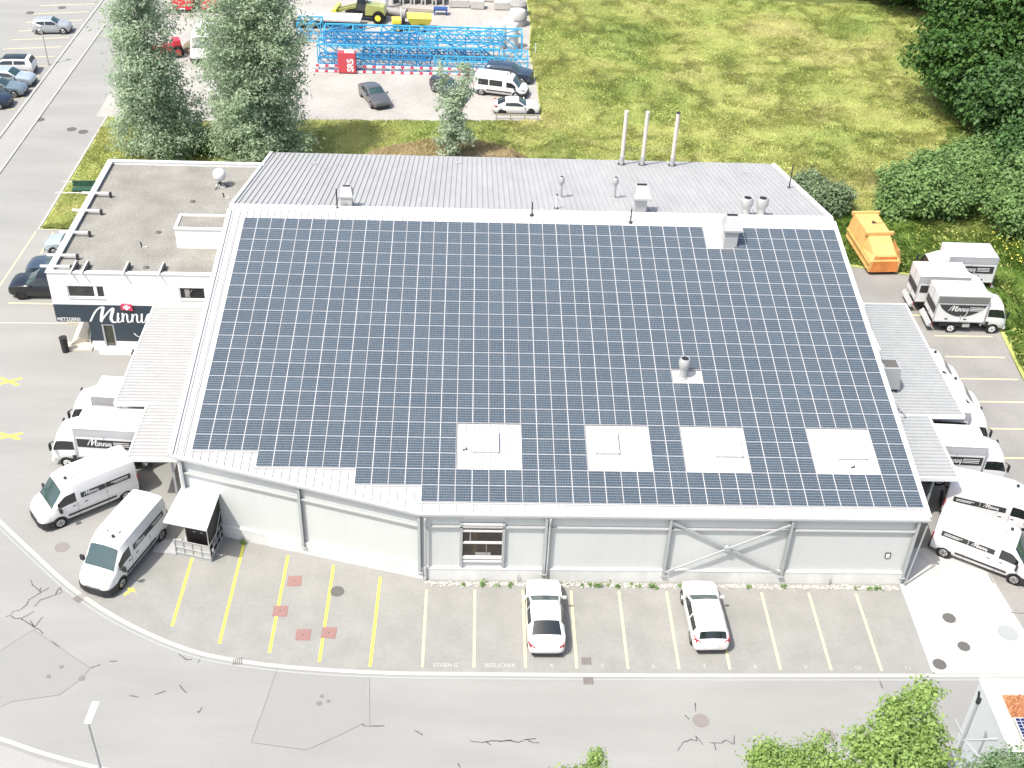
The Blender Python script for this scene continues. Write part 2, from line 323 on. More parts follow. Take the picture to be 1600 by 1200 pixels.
b = MB(); b.box(-38.45, -38.38, 20, 64, .131, .135); struct(b.build('kerb_edge_line', 'whitep'))
# painted markings
b = MB()
for x0, y0, x1, y1 in ((-12.42, 7.25, -12.5, 2.5), (-9.89, 8.3, -9.98, 1.4), (-7.42, 7.5, -7.47, .85), (-4.94, 6.85, -4.99, .3), (-2.43, 6.0, -2.52, .02)):
    ribbon(b, [(x0, y0), (x1, y1)], 0.15, 0.010)
for cx, cy, a in ((-26.72, 22.6, .45), (-25.04, 17.2, .35)):
    for s in (1, -1):
        d = (math.cos(a * s) * .75, math.sin(a * s) * .85 if s > 0 else math.sin(a * s) * .85)
        ribbon(b, [(cx - d[0], cy - d[1]), (cx + d[0], cy + d[1])], 0.2, 0.010 + .002 * (s > 0))
ribbon(b, [(-15.35, 4.55), (-14.95, 5.05)], 0.15, 0.010); ribbon(b, [(-15.3, 5.05), (-14.85, 4.8)], 0.12, 0.012)
struct(b.build('yellow_markings', 'yellow'))
b = MB()
for i in range(10): ribbon(b, [(2.5 * i, 0.02), (2.5 * i + .02, 5.16)], 0.13, 0.010)
for y in (16.45, 19.3, 22.08, 24.57, 27.09, 29.6, 32.15): ribbon(b, [(34.2 if y < 30 else 33.2, y), (38.3, y)], 0.12, 0.009)
ribbon(b, [(-29.6, 31.6), (-24.5, 31.6)], 0.12, 0.008); ribbon(b, [(-29.35, 38.3), (-29.35, 41.5)], 0.1, 0.008); ribbon(b, [(-31.0, 30.0), (-30.65, 41.6)], 0.1, 0.008)
ribbon(b, [(-30.9, 24), (-30.2, 31.5)], 0.1, 0.008)
for k in range(12): y = 63.3 + 2.52 * k; ribbon(b, [(-44.5, y - .9), (-39.0, y + .2)], 0.12, 0.008)
struct(b.build('parking_markings', 'cream'))
b = MB(); ribbon(b, [(-31, 29.15), (-24.2, 29.25)], .14, .007); ribbon(b, [(26.6, 8.6), (27.6, 6.2)], .1, .012)
struct(b.build('white_markings', 'whitep'))
for k, s in enumerate(('ETIGEN G', 'BESUCHER')):
    t = text('ground_lettering', s, .34, (.52 + 2.5 * k, .05, .009), (0, 0, 0), 'whitep', bold=.004, sx=.93 if k else .8, extrude=.001); t['kind'] = 'structure'
for k in range(8):
    t = text('ground_number', str(4 + k), .36, (6.17 + 2.5 * k, .06, .009), (0, 0, 0), 'whitep', extrude=.001); t['kind'] = 'structure'
CRACKS = [[(-20.31, 5.54), (-20.14, 5.23), (-19.74, 4.87), (-19.55, 4.7), (-19.25, 5.01)], [(-19.64, 5.01), (-19.66, 4.77)], [(-19.55, 4.7), (-20.01, 4.17), (-20.01, 3.84), (-20.23, 3.48), (-20.54, 3.38), (-20.6, 3.13), (-20.8, 3.02)], [(-18.62, 5.18), (-18.77, 4.85), (-18.78, 4.54), (-18.49, 4.72), (-18.7, 5.02)], [(-18.78, 4.54), (-19.44, 4.17), (-19.61, 3.72)], [(-20.59, 3.09), (-20.3, 2.91), (-19.98, 2.94), (-19.72, 3.2), (-19.52, 3.39)], [(-20.0, 2.88), (-19.67, 2.69), (-19.42, 2.51), (-19.19, 2.35), (-19.1, 2.7), (-18.99, 3.02)], [(-19.19, 2.35), (-19.54, 2.82)], [(-19.15, 2.3), (-18.91, 2.2), (-18.65, 1.95)], [(-18.1, 1.49), (-17.63, 1.11)], [(-15.81, -0.16), (-15.4, 0.03)], [(-14.99, 0.24), (-14.66, 0.26)], [(-11.81, 0.74), (-11.36, 0.37), (-11.11, 0.4)], [(-10.69, 0.58), (-10.81, 0.16)], [(-13.57, -1.79), (-13.16, -1.89)], [(-12.41, -1.73), (-11.98, -1.5)], [(-11.42, -1.16), (-10.98, -1.61)], [(-10.1, -2.47), (-10.2, -2.75), (-10.28, -2.68)], [(-2.67, -3.33), (-2.49, -3.46), (-1.61, -3.43)], [(-0.2, -3.67), (0.18, -3.95)], [(2.33, -4.25), (2.94, -4.33), (3.29, -4.23), (3.73, -4.24), (4.26, -4.19)], [(3.07, -4.3), (3.31, -4.46)], [(1.82, -5.44), (1.91, -5.69)], [(3.67, -4.27), (4.2, -4.22), (4.55, -4.32), (4.9, -4.15), (5.21, -4.32), (5.49, -4.34)], [(4.9, -4.15), (5.35, -4.09)], [(11.83, -4.69), (12.13, -4.26), (12.51, -4.11), (12.76, -4.21), (12.74, -3.89), (13.02, -4.4)], [(13.37, -4.27), (13.86, -4.31), (14.11, -4.13), (14.45, -4.35), (14.54, -3.88)], [(13.56, -4.31), (13.55, -4.69)], [(13.01, -2.03), (12.94, -2.51)], [(12.41, -2.74), (12.58, -2.98)], [(22.22, -0.49), (22.25, -1.08)], [(18.61, -3.68), (18.47, -4.0), (18.57, -4.23)], [(24.67, -3.48), (24.67, -3.91), (24.64, -4.28)], [(30.36, 3.92), (31.02, 3.86)], [(30.1, 6.71), (30.16, 5.97)]]
SEAMS = [[(-2.63, -3.33), (-2.27, -3.38), (-2.5, -0.6)], [(-6.94, -0.1), (-7.31, -2.82), (-7.54, -4.36)], [(-7.54, -4.39), (-5.01, -4.78), (-3.7, -4.03), (-2.69, -3.38)], [(-19.21, 2.2), (-15.82, -0.18)], [(-15.82, -0.18), (-16.05, -0.8), (-16.82, -1.79), (-18.85, -2.17), (-19.33, -2.51)], [(-19.21, 2.2), (-20.39, 0.84)]]
b = MB()
for c in CRACKS:
    pts = []
    for i in range(len(c) - 1):
        for t in (0, .25, .5, .75): pts.append((c[i][0] + (c[i + 1][0] - c[i][0]) * t + random.uniform(-.015, .015), c[i][1] + (c[i + 1][1] - c[i][1]) * t + random.uniform(-.015, .015)))
    pts.append(c[-1]); ribbon(b, pts, [random.uniform(.03, .065) for _ in pts], .008)
for c in SEAMS: ribbon(b, c, .018, .008)
struct(b.build('road_cracks', 'crack'))
# covers and drains
def disc(name, x, y, r, m, label, cat='manhole cover', group=None, n=24, rim=True):
    b = MB(); b.lathe([(r, 0.0), (r, .014), (r * .90, .014), (r * .88, .009), (0, .010)], n=n)
    o = b.build(name, m); o.location = (x, y, .004); return tag(o, label, cat, group)
G = 'covers set in the paving'
disc('manhole_cover', -19.41, 7.97, .37, 'coverrose', 'round reddish cover in the paving in front of the van parked furthest left', group=G)
disc('manhole_cover', -4.57, 4.96, .36, 'cover', 'round dark iron cover beside a yellow bay line near the wall', group=G)
disc('manhole_cover', 13.11, -3.04, .38, 'coverrose', 'round reddish cover alone on the road with cracks around it', group=G)
disc('manhole_cover', 18.90, -3.87, .38, 'coverrose', 'round grey cover on the road half under the bright green tree', group=G)
disc('manhole_cover', 26.96, 3.49, .36, 'cover', 'angular dark cover on pale concrete, the one nearest the building', group=G, n=8)
disc('manhole_cover', 27.11, 1.60, .33, 'cover', 'angular dark cover on pale concrete, the middle of three in a row', group=G, n=8)
disc('manhole_cover', 25.51, .44, .34, 'cover', 'round dark cover on pale concrete beside the kerb', group=G)
disc('manhole_cover', 29.70, 2.52, .52, 'coverpale', 'large pale blue-grey round cover near the edge of the concrete apron', group=G)
for x, y, r, l in ((-17.19, -.12, .11, 'small round cap near the top edge of the left road patch'), (-17.63, -.70, .11, 'small round cap low in the left road patch'), (-16.05, -.80, .15, 'small round cap on the right edge of the left road patch'),
                   (-4.64, -1.77, .10, 'uppermost of three small caps in the middle road patch'), (-4.72, -2.18, .14, 'largest of three small caps in the middle road patch'), (-4.31, -2.06, .10, 'rightmost of three small caps in the middle road patch')):
    disc('valve_cap', x, y, r, 'cap', l, 'valve cap', 'small caps in the road patches', n=14)
for x, y, l in ((-36.17, 61.34, 'dark oval cover beside the sloping kerb line of the left road'), (-32.88, 59.52, 'left one of a pair of dark covers on the left road'), (-31.77, 59.06, 'right one of a pair of dark covers on the left road'),
                (-44.93, 87.92, 'dark cover furthest left in the upper left car park'), (-42.09, 89.73, 'dark cover in the upper left car park near the kerb')):
    disc('manhole_cover', x, y, .42, 'cover', l, group=G)
for x, y, l in ((-6.85, 5.66, 'square red cover nearest the wall'), (-7.30, 3.56, 'square red cover lying across a yellow line'), (-5.96, 2.01, 'square red cover standing free between two yellow lines'), (-4.71, 2.15, 'square red cover overlapping the lower end of a yellow line')):
    b = MB(); b.box(-.36, .36, -.36, .36, 0, .016); b.box(-.32, .32, -.32, .32, .016, .019); o = b.build('square_cover', 'coverred'); o.location = (x, y, .004); o.rotation_euler = (0, 0, R(random.uniform(-4, 4)))
    c = MB(); c.box(-.04, .04, -.05, .05, .019, .023); c.build('lifting_slot', 'cover', o)
    tag(o, l, 'cover', 'red covers in the parking bays')
def grate(x, y, rz, l, w=.5, d=.5):
    t = thing('drain_grate', l, 'drain', (x, y, .004), rz, 'road drains')
    b = MB(); b.box(-w / 2, w / 2, -d / 2, d / 2, 0, .016); b.build('frame', 'coverrose', t)
    b = MB()
    for k in range(5): b.box(-w / 2 + .04 + k * w / 5.4, -w / 2 + .08 + k * w / 5.4, -d / 2 + .05, d / 2 - .05, .0165, .0225)
    b.build('grille', 'cover', t)
grate(7.99, .47, 0, 'drain grate inside the parking row to the right of the white saloon', .5, .5)
grate(8.0, -.72, 0, 'drain grate on the road just below the kerb near the white saloon', .5, .5)
grate(-8.9, .30, .12, 'drain grate against the kerb of the curved parking lot', .5, .42)
grate(-17.5, 4.35, .9, 'drain grate at the kerb under the nose of the forward white van', .6, .5)
# yard, meadow soil, straw
YARD = [(-31.5, 62.3), (-22, 61.4), (-12, 62.4), (-0.75, 62.9), (4, 63.2), (8.25, 63.5), (8.2, 72), (7.7, 80), (8.1, 88), (7.9, 97), (6, 112), (-33, 112), (-31.8, 80)]
sheet('yard', YARD, 0.012, 'yard')
MEADOW = [(8.25, 63.5), (-0.75, 62.9), (-12, 62.4), (-22, 61.4), (-30.4, 62.2), (-30.4, 41.85), (-24.4, 41.85), (-24.4, 42.2), (-13.0, 42.2), (-13.0, 46.4), (25.1, 46.4), (25.1, 41.0), (28.5, 41), (30, 38.9), (33.5, 37.9), (37.8, 37.0), (39.3, 33.4), (38.95, 29), (38.6, 24), (38.9, 12), (90, 12), (90, 97.5), (45, 97), (31, 98), (15, 96.9), (7.9, 97), (8.1, 88), (7.7, 80), (8.2, 72)]
b = MB(); b.sheet(MEADOW, 0.03); me = struct(b.build('meadow', 'meadow'))
sheet('dry_bank', [(-9, 47.2), (-8, 55), (-2, 59), (4, 58.5), (9, 54), (13.5, 50), (14, 47.2)], 0.036, 'straw')
sheet('far_path', [(8, 97.3), (31, 98.3), (31, 104), (8, 104)], 0.02, 'concrete')
b = MB(); ribbon(b, smoothpts([(0.5, 98), (8, 97.4)], 4), .5, .03); struct(b.build('far_path', 'concrete'))
sheet('soil_strip', [(52, 93), (50, 84), (58, 90), (70, 105), (51, 110)], 0.038, mat('woodland_soil', (0.10, 0.065, 0.03), 0.95, var=0.3, scale=2, spec=.1))
# white pebble strip at the wall
b = MB()
for i in range(1500):
    x = random.uniform(-.1, 24.9); y = 5.55 + random.gauss(0, .085); s = random.uniform(.02, .055)
    b.box(x - s, x + s, y - s * .8, y + s * .8, 0.004, .004 + s * 1.1)
tag(b.build('pebble_strip', 'gravel_w'), 'strip of pale pebbles along the foot of the front wall', 'pebbles', kind='stuff')
M['hatchlid'] = mat('hatch_lid', (.66, .66, .66), .5, spec=.3)
# ================================================================== MAIN HALL
YR, ZR = 29.99, 8.66; SF = math.tan(R(9.2544)); SBK = math.tan(R(14.0))
XL, XR = -13.33, 25.5
def zf(y): return ZR - (YR - y) * SF
def zb(y): return ZR - (y - YR) * SBK
YB = 46.35
hall = thing('industrial_hall', 'large white metal-clad hall with a wide low roof covered in solar panels', 'building', (0, 0, 0))
W1 = [(-13.1, 9.62), (-0.15, 6.0), (25.1, 6.0), (25.1, 46.1), (-13.1, 46.1)]
b = MB()
def wall(b, p, q, z0, zt0, zt1, th=.2, mi=0):
    a = Vector((p[0], p[1], 0)); c = Vector((q[0], q[1], 0)); d = (c - a).normalized(); n = Vector((-d.y, d.x, 0)) * th
    b.hexa([(a.x, a.y, z0), (c.x, c.y, z0), (c.x + n.x, c.y + n.y, z0), (a.x + n.x, a.y + n.y, z0)], [(a.x, a.y, zt0), (c.x, c.y, zt1), (c.x + n.x, c.y + n.y, zt1), (a.x + n.x, a.y + n.y, zt0)], mi)
wall(b, W1[1], W1[2], .78, zf(6.0) - .16, zf(6.0) - .16)
wall(b, W1[0], W1[1], .78, zf(9.6) - .18, zf(6.0) - .18)
wall(b, (25.1, 6.2), (25.1, YR), .78, zf(6.2) - .18, ZR - .18); wall(b, (25.1, YR), W1[3], .78, ZR - .18, zb(46.1) - .18)
wall(b, (-13.1, YR), (-13.1, 9.8), .78, ZR - .18, zf(9.8) - .18); wall(b, W1[4], (-13.1, YR), .78, zb(46.1) - .18, ZR - .18)
wall(b, (24.9, 46.1), (-12.9, 46.1), .78, zb(46.1) - .18, zb(46.1) - .18)
b.build('wall', 'panel', hall)
b = MB()
for p, q in ((W1[0], W1[1]), (W1[1], W1[2]), (W1[2], W1[3]), (W1[3], W1[4]), (W1[4], W1[0])):
    a = Vector((*p, 0)); c = Vector((*q, 0)); d = (c - a).normalized(); n = Vector((d.y, -d.x, 0)) * .12
    wall(b, (a.x + n.x, a.y + n.y), (c.x + n.x, c.y + n.y), 0, .76, .76, .4)
b.build('plinth', 'plinth', hall)
b = MB(); wall(b, (-.15, 5.86), (25.1, 5.86), .762, .84, .84, .16); wall(b, (-13.14, 9.49), (-.19, 5.87), .762, .84, .84, .16); b.build('base_flashing', 'flash', hall)
# roof slabs with standing seams
def slab(b, poly, zfun, th): 
    n = len(poly); b.add([(x, y, zfun(y) - th) for x, y in poly] + [(x, y, zfun(y)) for x, y in poly], [tuple(range(n - 1, -1, -1)), tuple(range(n, 2 * n))] + [(k, (k + 1) % n, (k + 1) % n + n, k + n) for k in range(n)])
FRONT = [(XL, 9.35), (-0.3, 5.78), (XR, 5.78), (XR, YR), (XL, YR)]
b = MB(); slab(b, FRONT, zf, .16)
x = XL + .3
while x < XR - .15:
    y0 = 5.9 if x > -.3 else 5.9 + (-.3 - x) * (9.35 - 5.78) / 13.03
    b.bar((x, y0, zf(y0) + .025), (x, YR - .25, zf(YR - .25) + .025), .03, .07); x += .427
b.build('front_roof', 'roofw', hall)
b = MB(); slab(b, [(XL, YR), (XR, YR), (XR, YB), (XL, YB)], zb, .16)
x = XL + .34
while x < XR - .1:
    b.bar((x, YR + .3, zb(YR + .3) + .03), (x, YB - .05, zb(YB - .05) + .03), .03, .05); x += .366
b.build('rear_roof', 'roofg', hall)
b = MB()
b.box(XL, XR, YR - .24, YR + .26, ZR - .05, ZR + .10)
b.bar((XL, YR + .3, zb(YR + .3) + .02), (XL, YB, zb(YB) + .02), .22, .16); b.bar((XR, YR + .3, zb(YR + .3) + .02), (XR, YB, zb(YB) + .02), .22, .16)
b.bar((XL + .02, 9.4, zf(9.4) + .02), (XL + .02, YR - .3, zf(YR - .3) + .02), .26, .18); b.bar((XR - .02, 5.9, zf(5.9) + .02), (XR - .02, YR - .3, zf(YR - .3) + .02), .26, .18)
b.bar((XL + .62, 9.5, zf(9.5) + .03), (XL + .62, YR - .5, zf(YR - .5) + .03), .06, .06)
b.build('roof_flashing', 'flash', hall)
b = MB(); b.bar((-.3, 5.74, zf(5.78) - .04), (XR + .05, 5.74, zf(5.78) - .04), .10, .12); b.bar((XL - .03, 9.31, zf(9.35) - .04), (-.3, 5.74, zf(5.78) - .04), .10, .12)
b.build('gutter', 'zinc', hall)
b = MB(); b.box(-13, 25, YB, YB + .12, zb(YB) - .16, zb(YB) - .02); b.build('rear_gutter', 'steel', hall)
# exposed steel on the front wall
def column(x, y, zt, nx=0, ny=-1):
    b = MB(); b.box(-.011, .011, -.085, .085, 0, zt - .1) ; b.box(-.075, .075, .085, .10, 0, zt - .1); b.box(-.075, .075, -.10, -.085, 0, zt - .1)
    b.box(-.16, .16, -.14, .12, 0, .03)
    o = b.build('steel_column', 'steel', hall); o.location = (x, y - .14, .55); o.rotation_euler = (0, 0, math.atan2(-nx, -ny) * -1 + (0)); return o
for x, z in ((6.06, 4.1), (12.35, 4.1), (18.55, 4.1), (25.02, 4.1)): column(x, 5.98, z)
for t in (.02, .505, .985):
    x = -13.1 + 12.95 * t; y = 9.62 - 3.62 * t; o = column(x, y, zf(y) - .65); o.rotation_euler = (0, 0, math.atan2(-3.62, 12.95))
b = MB(); b.box(-.1, 25.0, 5.84, 5.96, 3.72, 3.80); b.build('wall_girt', 'zinc', hall)
b = MB(); b.bar((-13.0, 9.49, 4.10), (-.3, 5.92, 3.74), .14, .08); b.build('wall_girt', 'zinc', hall)
b = MB(); b.bar((12.45, 5.80, 4.3), (18.45, 5.80, .86), .09, .09); b.build('cross_brace', 'steel', hall)
b = MB(); b.bar((12.45, 5.72, .86), (18.45, 5.72, 4.3), .09, .09); b.tube((15.45, 5.66, 2.58), (15.45, 5.86, 2.58), .16, n=14); b.build('cross_brace', 'steel', hall)
b = MB(); b.bar((25.25, 5.75, .05), (25.45, 5.75, 4.3), .06, .06); b.build('corner_brace', 'steel', hall)
def downpipe(x, y, zt):
    b = MB(); b.path([(x, y - .30, zt + .25), (x, y - .30, zt + .05), (x, y - .16, zt - .25), (x, y - .16, .06)], .055, 8); b.build('downpipe', 'zinc', hall, smooth=40)
downpipe(-.05, 5.96, 4.25); downpipe(6.25, 5.96, 4.3)
for x in (4.75, 21.2): 
    b = MB(); b.tube((x, 5.75, .03), (x, 5.75, .55), .03, n=8); b.build('vent_stub', 'steel', hall)
b = MB(); b.box(23.85, 24.12, 5.93, 5.985, 1.85, 2.2); s = b.build('wall_plate', 'trim', hall); b = MB(); b.box(23.89, 24.08, 5.925, 5.93, 1.89, 2.16); b.build('wall_plate_face', 'signw', s)
# sectional window on the front wall
for x in (1.70, 3.86): w = MB(); w.box(x, x + .14, 5.84, 5.99, 1.0, 4.0); wo_ = w.build('window_jamb', 'steel', hall)
for z in (3.86, 3.42, 2.60, 1.5, 1.28): 
    g = MB(); g.box(1.84, 3.86, 5.88, 5.96, z, z + (.13 if z != 1.5 else .22)); g.build('window_rail', 'flash', wo_)
g = MB(); g.box(1.842, 3.858, 5.935, 5.975, 1.41, 3.88); g.build('window_pane', mat('window_dark_glass', (.045, .03, .025), .12, col2=(.012, .012, .012), scale=1.5, spec=.7), wo_)
g = MB(); g.box(2.2, 2.26, 5.925, 5.934, 2.75, 3.4); g.box(3.05, 3.08, 5.925, 5.934, 1.75, 2.55); g.box(2.5, 3.3, 5.925, 5.934, 1.75, 1.95); g.build('goods_inside', 'pipe_g', wo_)
b = MB(); b.box(1.9, 3.9, 5.85, 5.97, 4.35, 4.5); b.build('lamp_box', 'flash', hall)
# right side wall: ducts above the canopy, door, ladder
# ---------------------------------------------------------------- solar panels
A0 = Vector((-12.2424, 28.7910, 8.5858)); PA, PB, SL = 1.70844, 1.07748, R(9.2544)
cells = []
for j in range(21):
    for i in range(22):
        if j == 18 and i < 2 or j == 19 and i < 5 or j == 20 and i < 7: continue
        if 16 <= j <= 18 and i in (8, 9, 12, 13, 15, 16, 19, 20): continue
        if j < 2 and i == 17 or j == 12 and i == 15: continue
        cells.append((i, j))
def panel_geo(b, ox=0, oy=0, oz=0, rot=None):
    hx, hy = 0.847, 0.530
    T = b.T
    if rot is not None: b.T = rot
    b.box(-hx, hx, -hy, hy, -.035, .0, 1)
    b.add([(-hx + .014, -hy + .013, .002), (hx - .014, -hy + .013, .002), (hx - .014, hy - .013, .002), (-hx + .014, hy - .013, .002)], [(0, 1, 2, 3)], 0)
    b.T = T
def celluv(o):
    me = o.data; uv = me.uv_layers.new(name='cells'); q = ((-.833, -.517), (.833, -.517), (.833, .517), (-.833, .517))
    for p in me.polygons:
        if p.material_index == 0:
            for k, li in enumerate(p.loop_indices): uv.data[li].uv = q[k]
def pmat(i, j):
    c = A0 + Vector((PA * (i + .5), -PB * (j + .5) * math.cos(SL), -PB * (j + .5) * math.sin(SL)))
    return Matrix.Translation(c) @ Matrix.Rotation(SL, 4, 'X')
cells.sort(key=lambda c: -c[1])
first = None
ORD = 'first second third fourth fifth sixth seventh eighth ninth tenth eleventh twelfth thirteenth fourteenth fifteenth sixteenth seventeenth eighteenth nineteenth twentieth twenty-first'.split()
GP = 'solar panels laid in rows on the hall roof'
for n, (i, j) in enumerate(cells[:300]):
    if first is None:
        b = MB(); panel_geo(b); first = b.build('solar_panel', ['solar', 'frame']); celluv(first); o = first
    else:
        o = first.copy(); COL.objects.link(o)
    o.matrix_world = pmat(i, j)
    row = sorted(q[0] for q in cells if q[1] == j); kk = row.index(i); left = kk < len(row) / 2
    side = ORD[kk] + ' from the left' if left else ORD[len(row) - 1 - kk] + ' from the right'
    tag(o, 'solar panel in the %s row up from the eaves, %s' % (ORD[20 - j], side), 'solar panel', GP)
b = MB()
for i, j in cells[300:]: panel_geo(b, rot=pmat(i, j))
o = b.build('distant_solar_panels', ['solar', 'frame']); celluv(o); tag(o, 'upper rows of dark solar panels just below the roof ridge', 'solar panels', kind='stuff')
# mounting rails under the array edge
b = MB()
def onroof(x, y, h=0): return (x, y, zf(y) + h)
for j, x0 in ((21, A0.x + 7 * PA), (20, A0.x + 5 * PA), (19, A0.x + 2 * PA), (18, A0.x)):
    y = A0.y - PB * j * math.cos(SL) - .03; x1 = {21: A0.x + 22 * PA, 20: A0.x + 7 * PA, 19: A0.x + 5 * PA, 18: A0.x + 2 * PA}[j]
    b.bar(onroof(x0 - .1, y, .06), onroof(x1, y, .06), .05, .05)
b.build('panel_rail', 'frame', hall)
# ---------------------------------------------------------------- skylight hatches
for (x0, x1, y0, y1), l in (((2.08, 3.68, 9.75, 11.15), 'white square roof hatch in the leftmost gap of the panels'), ((8.72, 10.02, 9.75, 11.15), 'white square roof hatch at the left side of the second gap'),
                    ((15.0, 16.55, 9.65, 11.05), 'white square roof hatch near the right side of the third gap'), ((21.55, 23.15, 9.6, 11.05), 'white square roof hatch in the rightmost gap of the panels')):
    t = thing('roof_hatch', l, 'roof hatch', (x0, y0, zf(y0)), 0, 'roof hatches in the panel field'); dx, dy = x1 - x0, y1 - y0; s = dy * SF
    b = MB(); b.hexa([(.06, .06, -.08), (dx - .06, .06, -.08), (dx - .06, dy - .06, s - .08), (.06, dy - .06, s - .08)], [(.06, .06, .16), (dx - .06, .06, .16), (dx - .06, dy - .06, s + .16), (.06, dy - .06, s + .16)]); b.build('kerb_frame', 'flash', t)
    b = MB(); b.hexa([(0, 0, .165), (dx, 0, .165), (dx, dy, s + .165), (0, dy, s + .165)], [(.05, .05, .25), (dx - .05, .05, .25), (dx - .05, dy - .05, s + .25), (.05, dy - .05, s + .25)]); b.build('lid', 'hatchlid', t)
for x, y, l in ((.35 + 1.55, 10.9, 'small grey bracket on the white sheet left of the leftmost hatch'), (22.3, 9.15, 'small dark bracket on the white sheet below the rightmost hatch')):
    t = thing('roof_anchor', l, 'roof anchor', (x, y - (.9 if x < 5 else 0), zf(y - (.9 if x < 5 else 0))), 0)
    b = MB(); b.box(-.12, .12, -.02, .02, .0, .06); b.bar((-.1, -.1, .03), (.1, .1, .09), .03, .03); b.build('plate', 'dark', t)
# ---------------------------------------------------------------- roof vents and flues
def zroof(y): return zf(y) if y < YR else zb(y)
def cowl(x, y, r, h, l, group=None, cone=True):
    t = thing('round_roof_vent', l, 'roof vent', (x, y, zroof(y)), 0, group)
    b = MB(); b.lathe([(r * 1.25, -.08), (r * 1.25, .05), (r, .06), (r, h * .42)], n=22); b.build('base_pipe', 'zinc', t, smooth=40)
    b = MB(); b.lathe([(r * 1.0, h * .42), (r * 1.45, h * .62), (r * 1.5, h * .85), (r * 1.15, h), (r * .98, h), (r * .9, h * .8), (0, h * .8)], n=22); b.build('cowl', 'zinc', t, smooth=40)
    b = MB(); b.lathe([(r * .96, h * .985), (0, h * .986)], n=22); b.build('opening', 'hole', t)
cowl(19.87, 30.50, .26, 1.32, 'left one of the two fat metal cowls behind the ridge', 'paired fat cowls behind the ridge'); cowl(20.87, 30.50, .26, 1.32, 'right one of the two fat metal cowls behind the ridge', 'paired fat cowls behind the ridge')
t_ = cowl(14.02, 15.55, .22, 1.3, 'short round metal vent standing alone in the middle of the panel field')
def thinvent(x, y, l):
    t = thing('roof_vent_pipe', l, 'vent pipe', (x, y, zb(y)), 0, 'slim vent pipes on the rear roof'); h = 1.57
    b = MB(); b.lathe([(.17, -.05), (.17, .03), (.10, .04), (.10, h * .62)], n=14); b.build('pipe', 'zinc', t, smooth=40)
    b = MB(); b.lathe([(.10, h * .62), (.20, h * .72), (.20, h * .9), (.13, h), (.11, h), (.1, h * .9), (0, h * .9)], n=14); b.build('cap', 'zinc', t, smooth=40)
    b = MB(); b.lathe([(.11, h * 1.0), (0, h * 1.005)], n=14); b.build('opening', 'hole', t)
thinvent(8.07, 34.31, 'slim capped vent pipe on the rear roof, the left one'); thinvent(11.73, 34.42, 'slim capped vent pipe on the rear roof, the right one')
b = MB(); b.tube((0, 0, -.05), (0, 0, 1.0), .06, n=10); t = thing('soil_pipe', 'short thin white pipe standing near the ridge', 'vent pipe', (7.58, 31.29, zb(31.29))); b.build('pipe', 'flash', t); b = MB(); b.tube((0, 0, -.05), (0, 0, .06), .15, n=12); b.build('collar', 'dark', t)
b = MB(); b.tube((0, 0, 1.0), (0, 0, 1.05), .07, n=10); b.build('cap', 'dark', t)
for k, (x, l) in enumerate(((13.46, 'leftmost of three tall cream flues at the rear eaves'), (15.04, 'middle one of three tall cream flues at the rear eaves'), (17.33, 'rightmost of three tall cream flues at the rear eaves'))):
    y = 44.93; t = thing('flue', l, 'flue', (x, y, zb(y)), 0, 'tall flues at the rear eaves'); b = MB(); b.tube((0, 0, -.3), (0, 0, 4.3), .15, n=14); b.build('stack', 'cream_pipe', t, smooth=40)
    b = MB(); b.tube((0, 0, -.2), (0, 0, .08), .30, n=14); b.build('collar', 'dark', t); b = MB(); b.tube((0, 0, .08), (0, 0, .75), .18, n=14); b.build('sleeve', 'zinc', t, smooth=40)
    b = MB(); b.tube((0, 0, 4.3), (0, 0, 4.36), .165, n=14); b.build('cap', 'dark' if k == 2 else 'cream_pipe', t)
b = MB(); b.bar((13.46, 44.93, zb(44.93) + 1.3), (17.33, 44.93, zb(44.93) + 1.3), .02, .02); tag(b.build('stay_wire', 'wood'), 'thin stay rod strung between the three tall flues', 'stay rod')
def boxvent(x, y, w, h, cw, l, front=False):
    z = zroof(y); t = thing('box_roof_vent', l, 'roof vent', (x, y, z), 0, 'square metal roof vents')
    b = MB(); b.box(-w / 2, w / 2, -w / 2, w / 2, -.3, h * .6); b.build('shaft', 'zinc', t, bevel=.02)
    b = MB(); c = cw / 2; b.hexa([(-c, -c, h * .6), (c, -c, h * .6), (c, c, h * .6), (-c, c, h * .6)], [(-c, -c, h * .66), (c, -c, h * .66), (c, c, h * .66), (-c, c, h * .66)])
    d = c * .72; b.hexa([(-c, -c, h * .66), (c, -c, h * .66), (c, c, h * .66), (-c, c, h * .66)], [(-d, -d * .5, h), (d, -d * .5, h), (d, d * 1.1, h), (-d, d * 1.1, h)]); b.build('hood', 'zinc', t)
    b = MB(); b.box(-d * .8, d * .8, d * .35, d * 1.0, h + .002, h + .01); b.build('outlet', 'hole', t)
boxvent(-5.98, 30.75, .72, 1.35, .86, 'square metal vent with a hood behind the ridge at the left end')
boxvent(13.05, 31.05, .72, 1.8, 1.15, 'square metal vent with a wide hood behind the middle of the ridge')
boxvent(18.3, 27.25, .85, 1.95, 1.15, 'square metal vent with a wide hood in the notch of the panel field')
for x, y, h, l in ((-6.53, 29.97, 1.45, 'black lightning rod beside the left square vent'), (5.92, 29.75, .97, 'short black lightning rod on the middle of the ridge'), (12.23, 29.2, 1.02, 'short black lightning rod beside the wide-hooded vent at mid-ridge'), (24.75, 38.45, 1.88, 'tall black lightning rod at the right edge of the rear roof')):
    t = thing('lightning_rod', l, 'lightning rod', (x, y, zroof(y)), 0, 'black lightning rods'); b = MB(); b.tube((0, 0, 0), (0, 0, h), .045, n=8); b.build('rod', 'dark', t); b = MB(); b.lathe([(.13, -.02), (.12, .10), (.05, .16)], n=10); b.build('foot', 'dark', t)
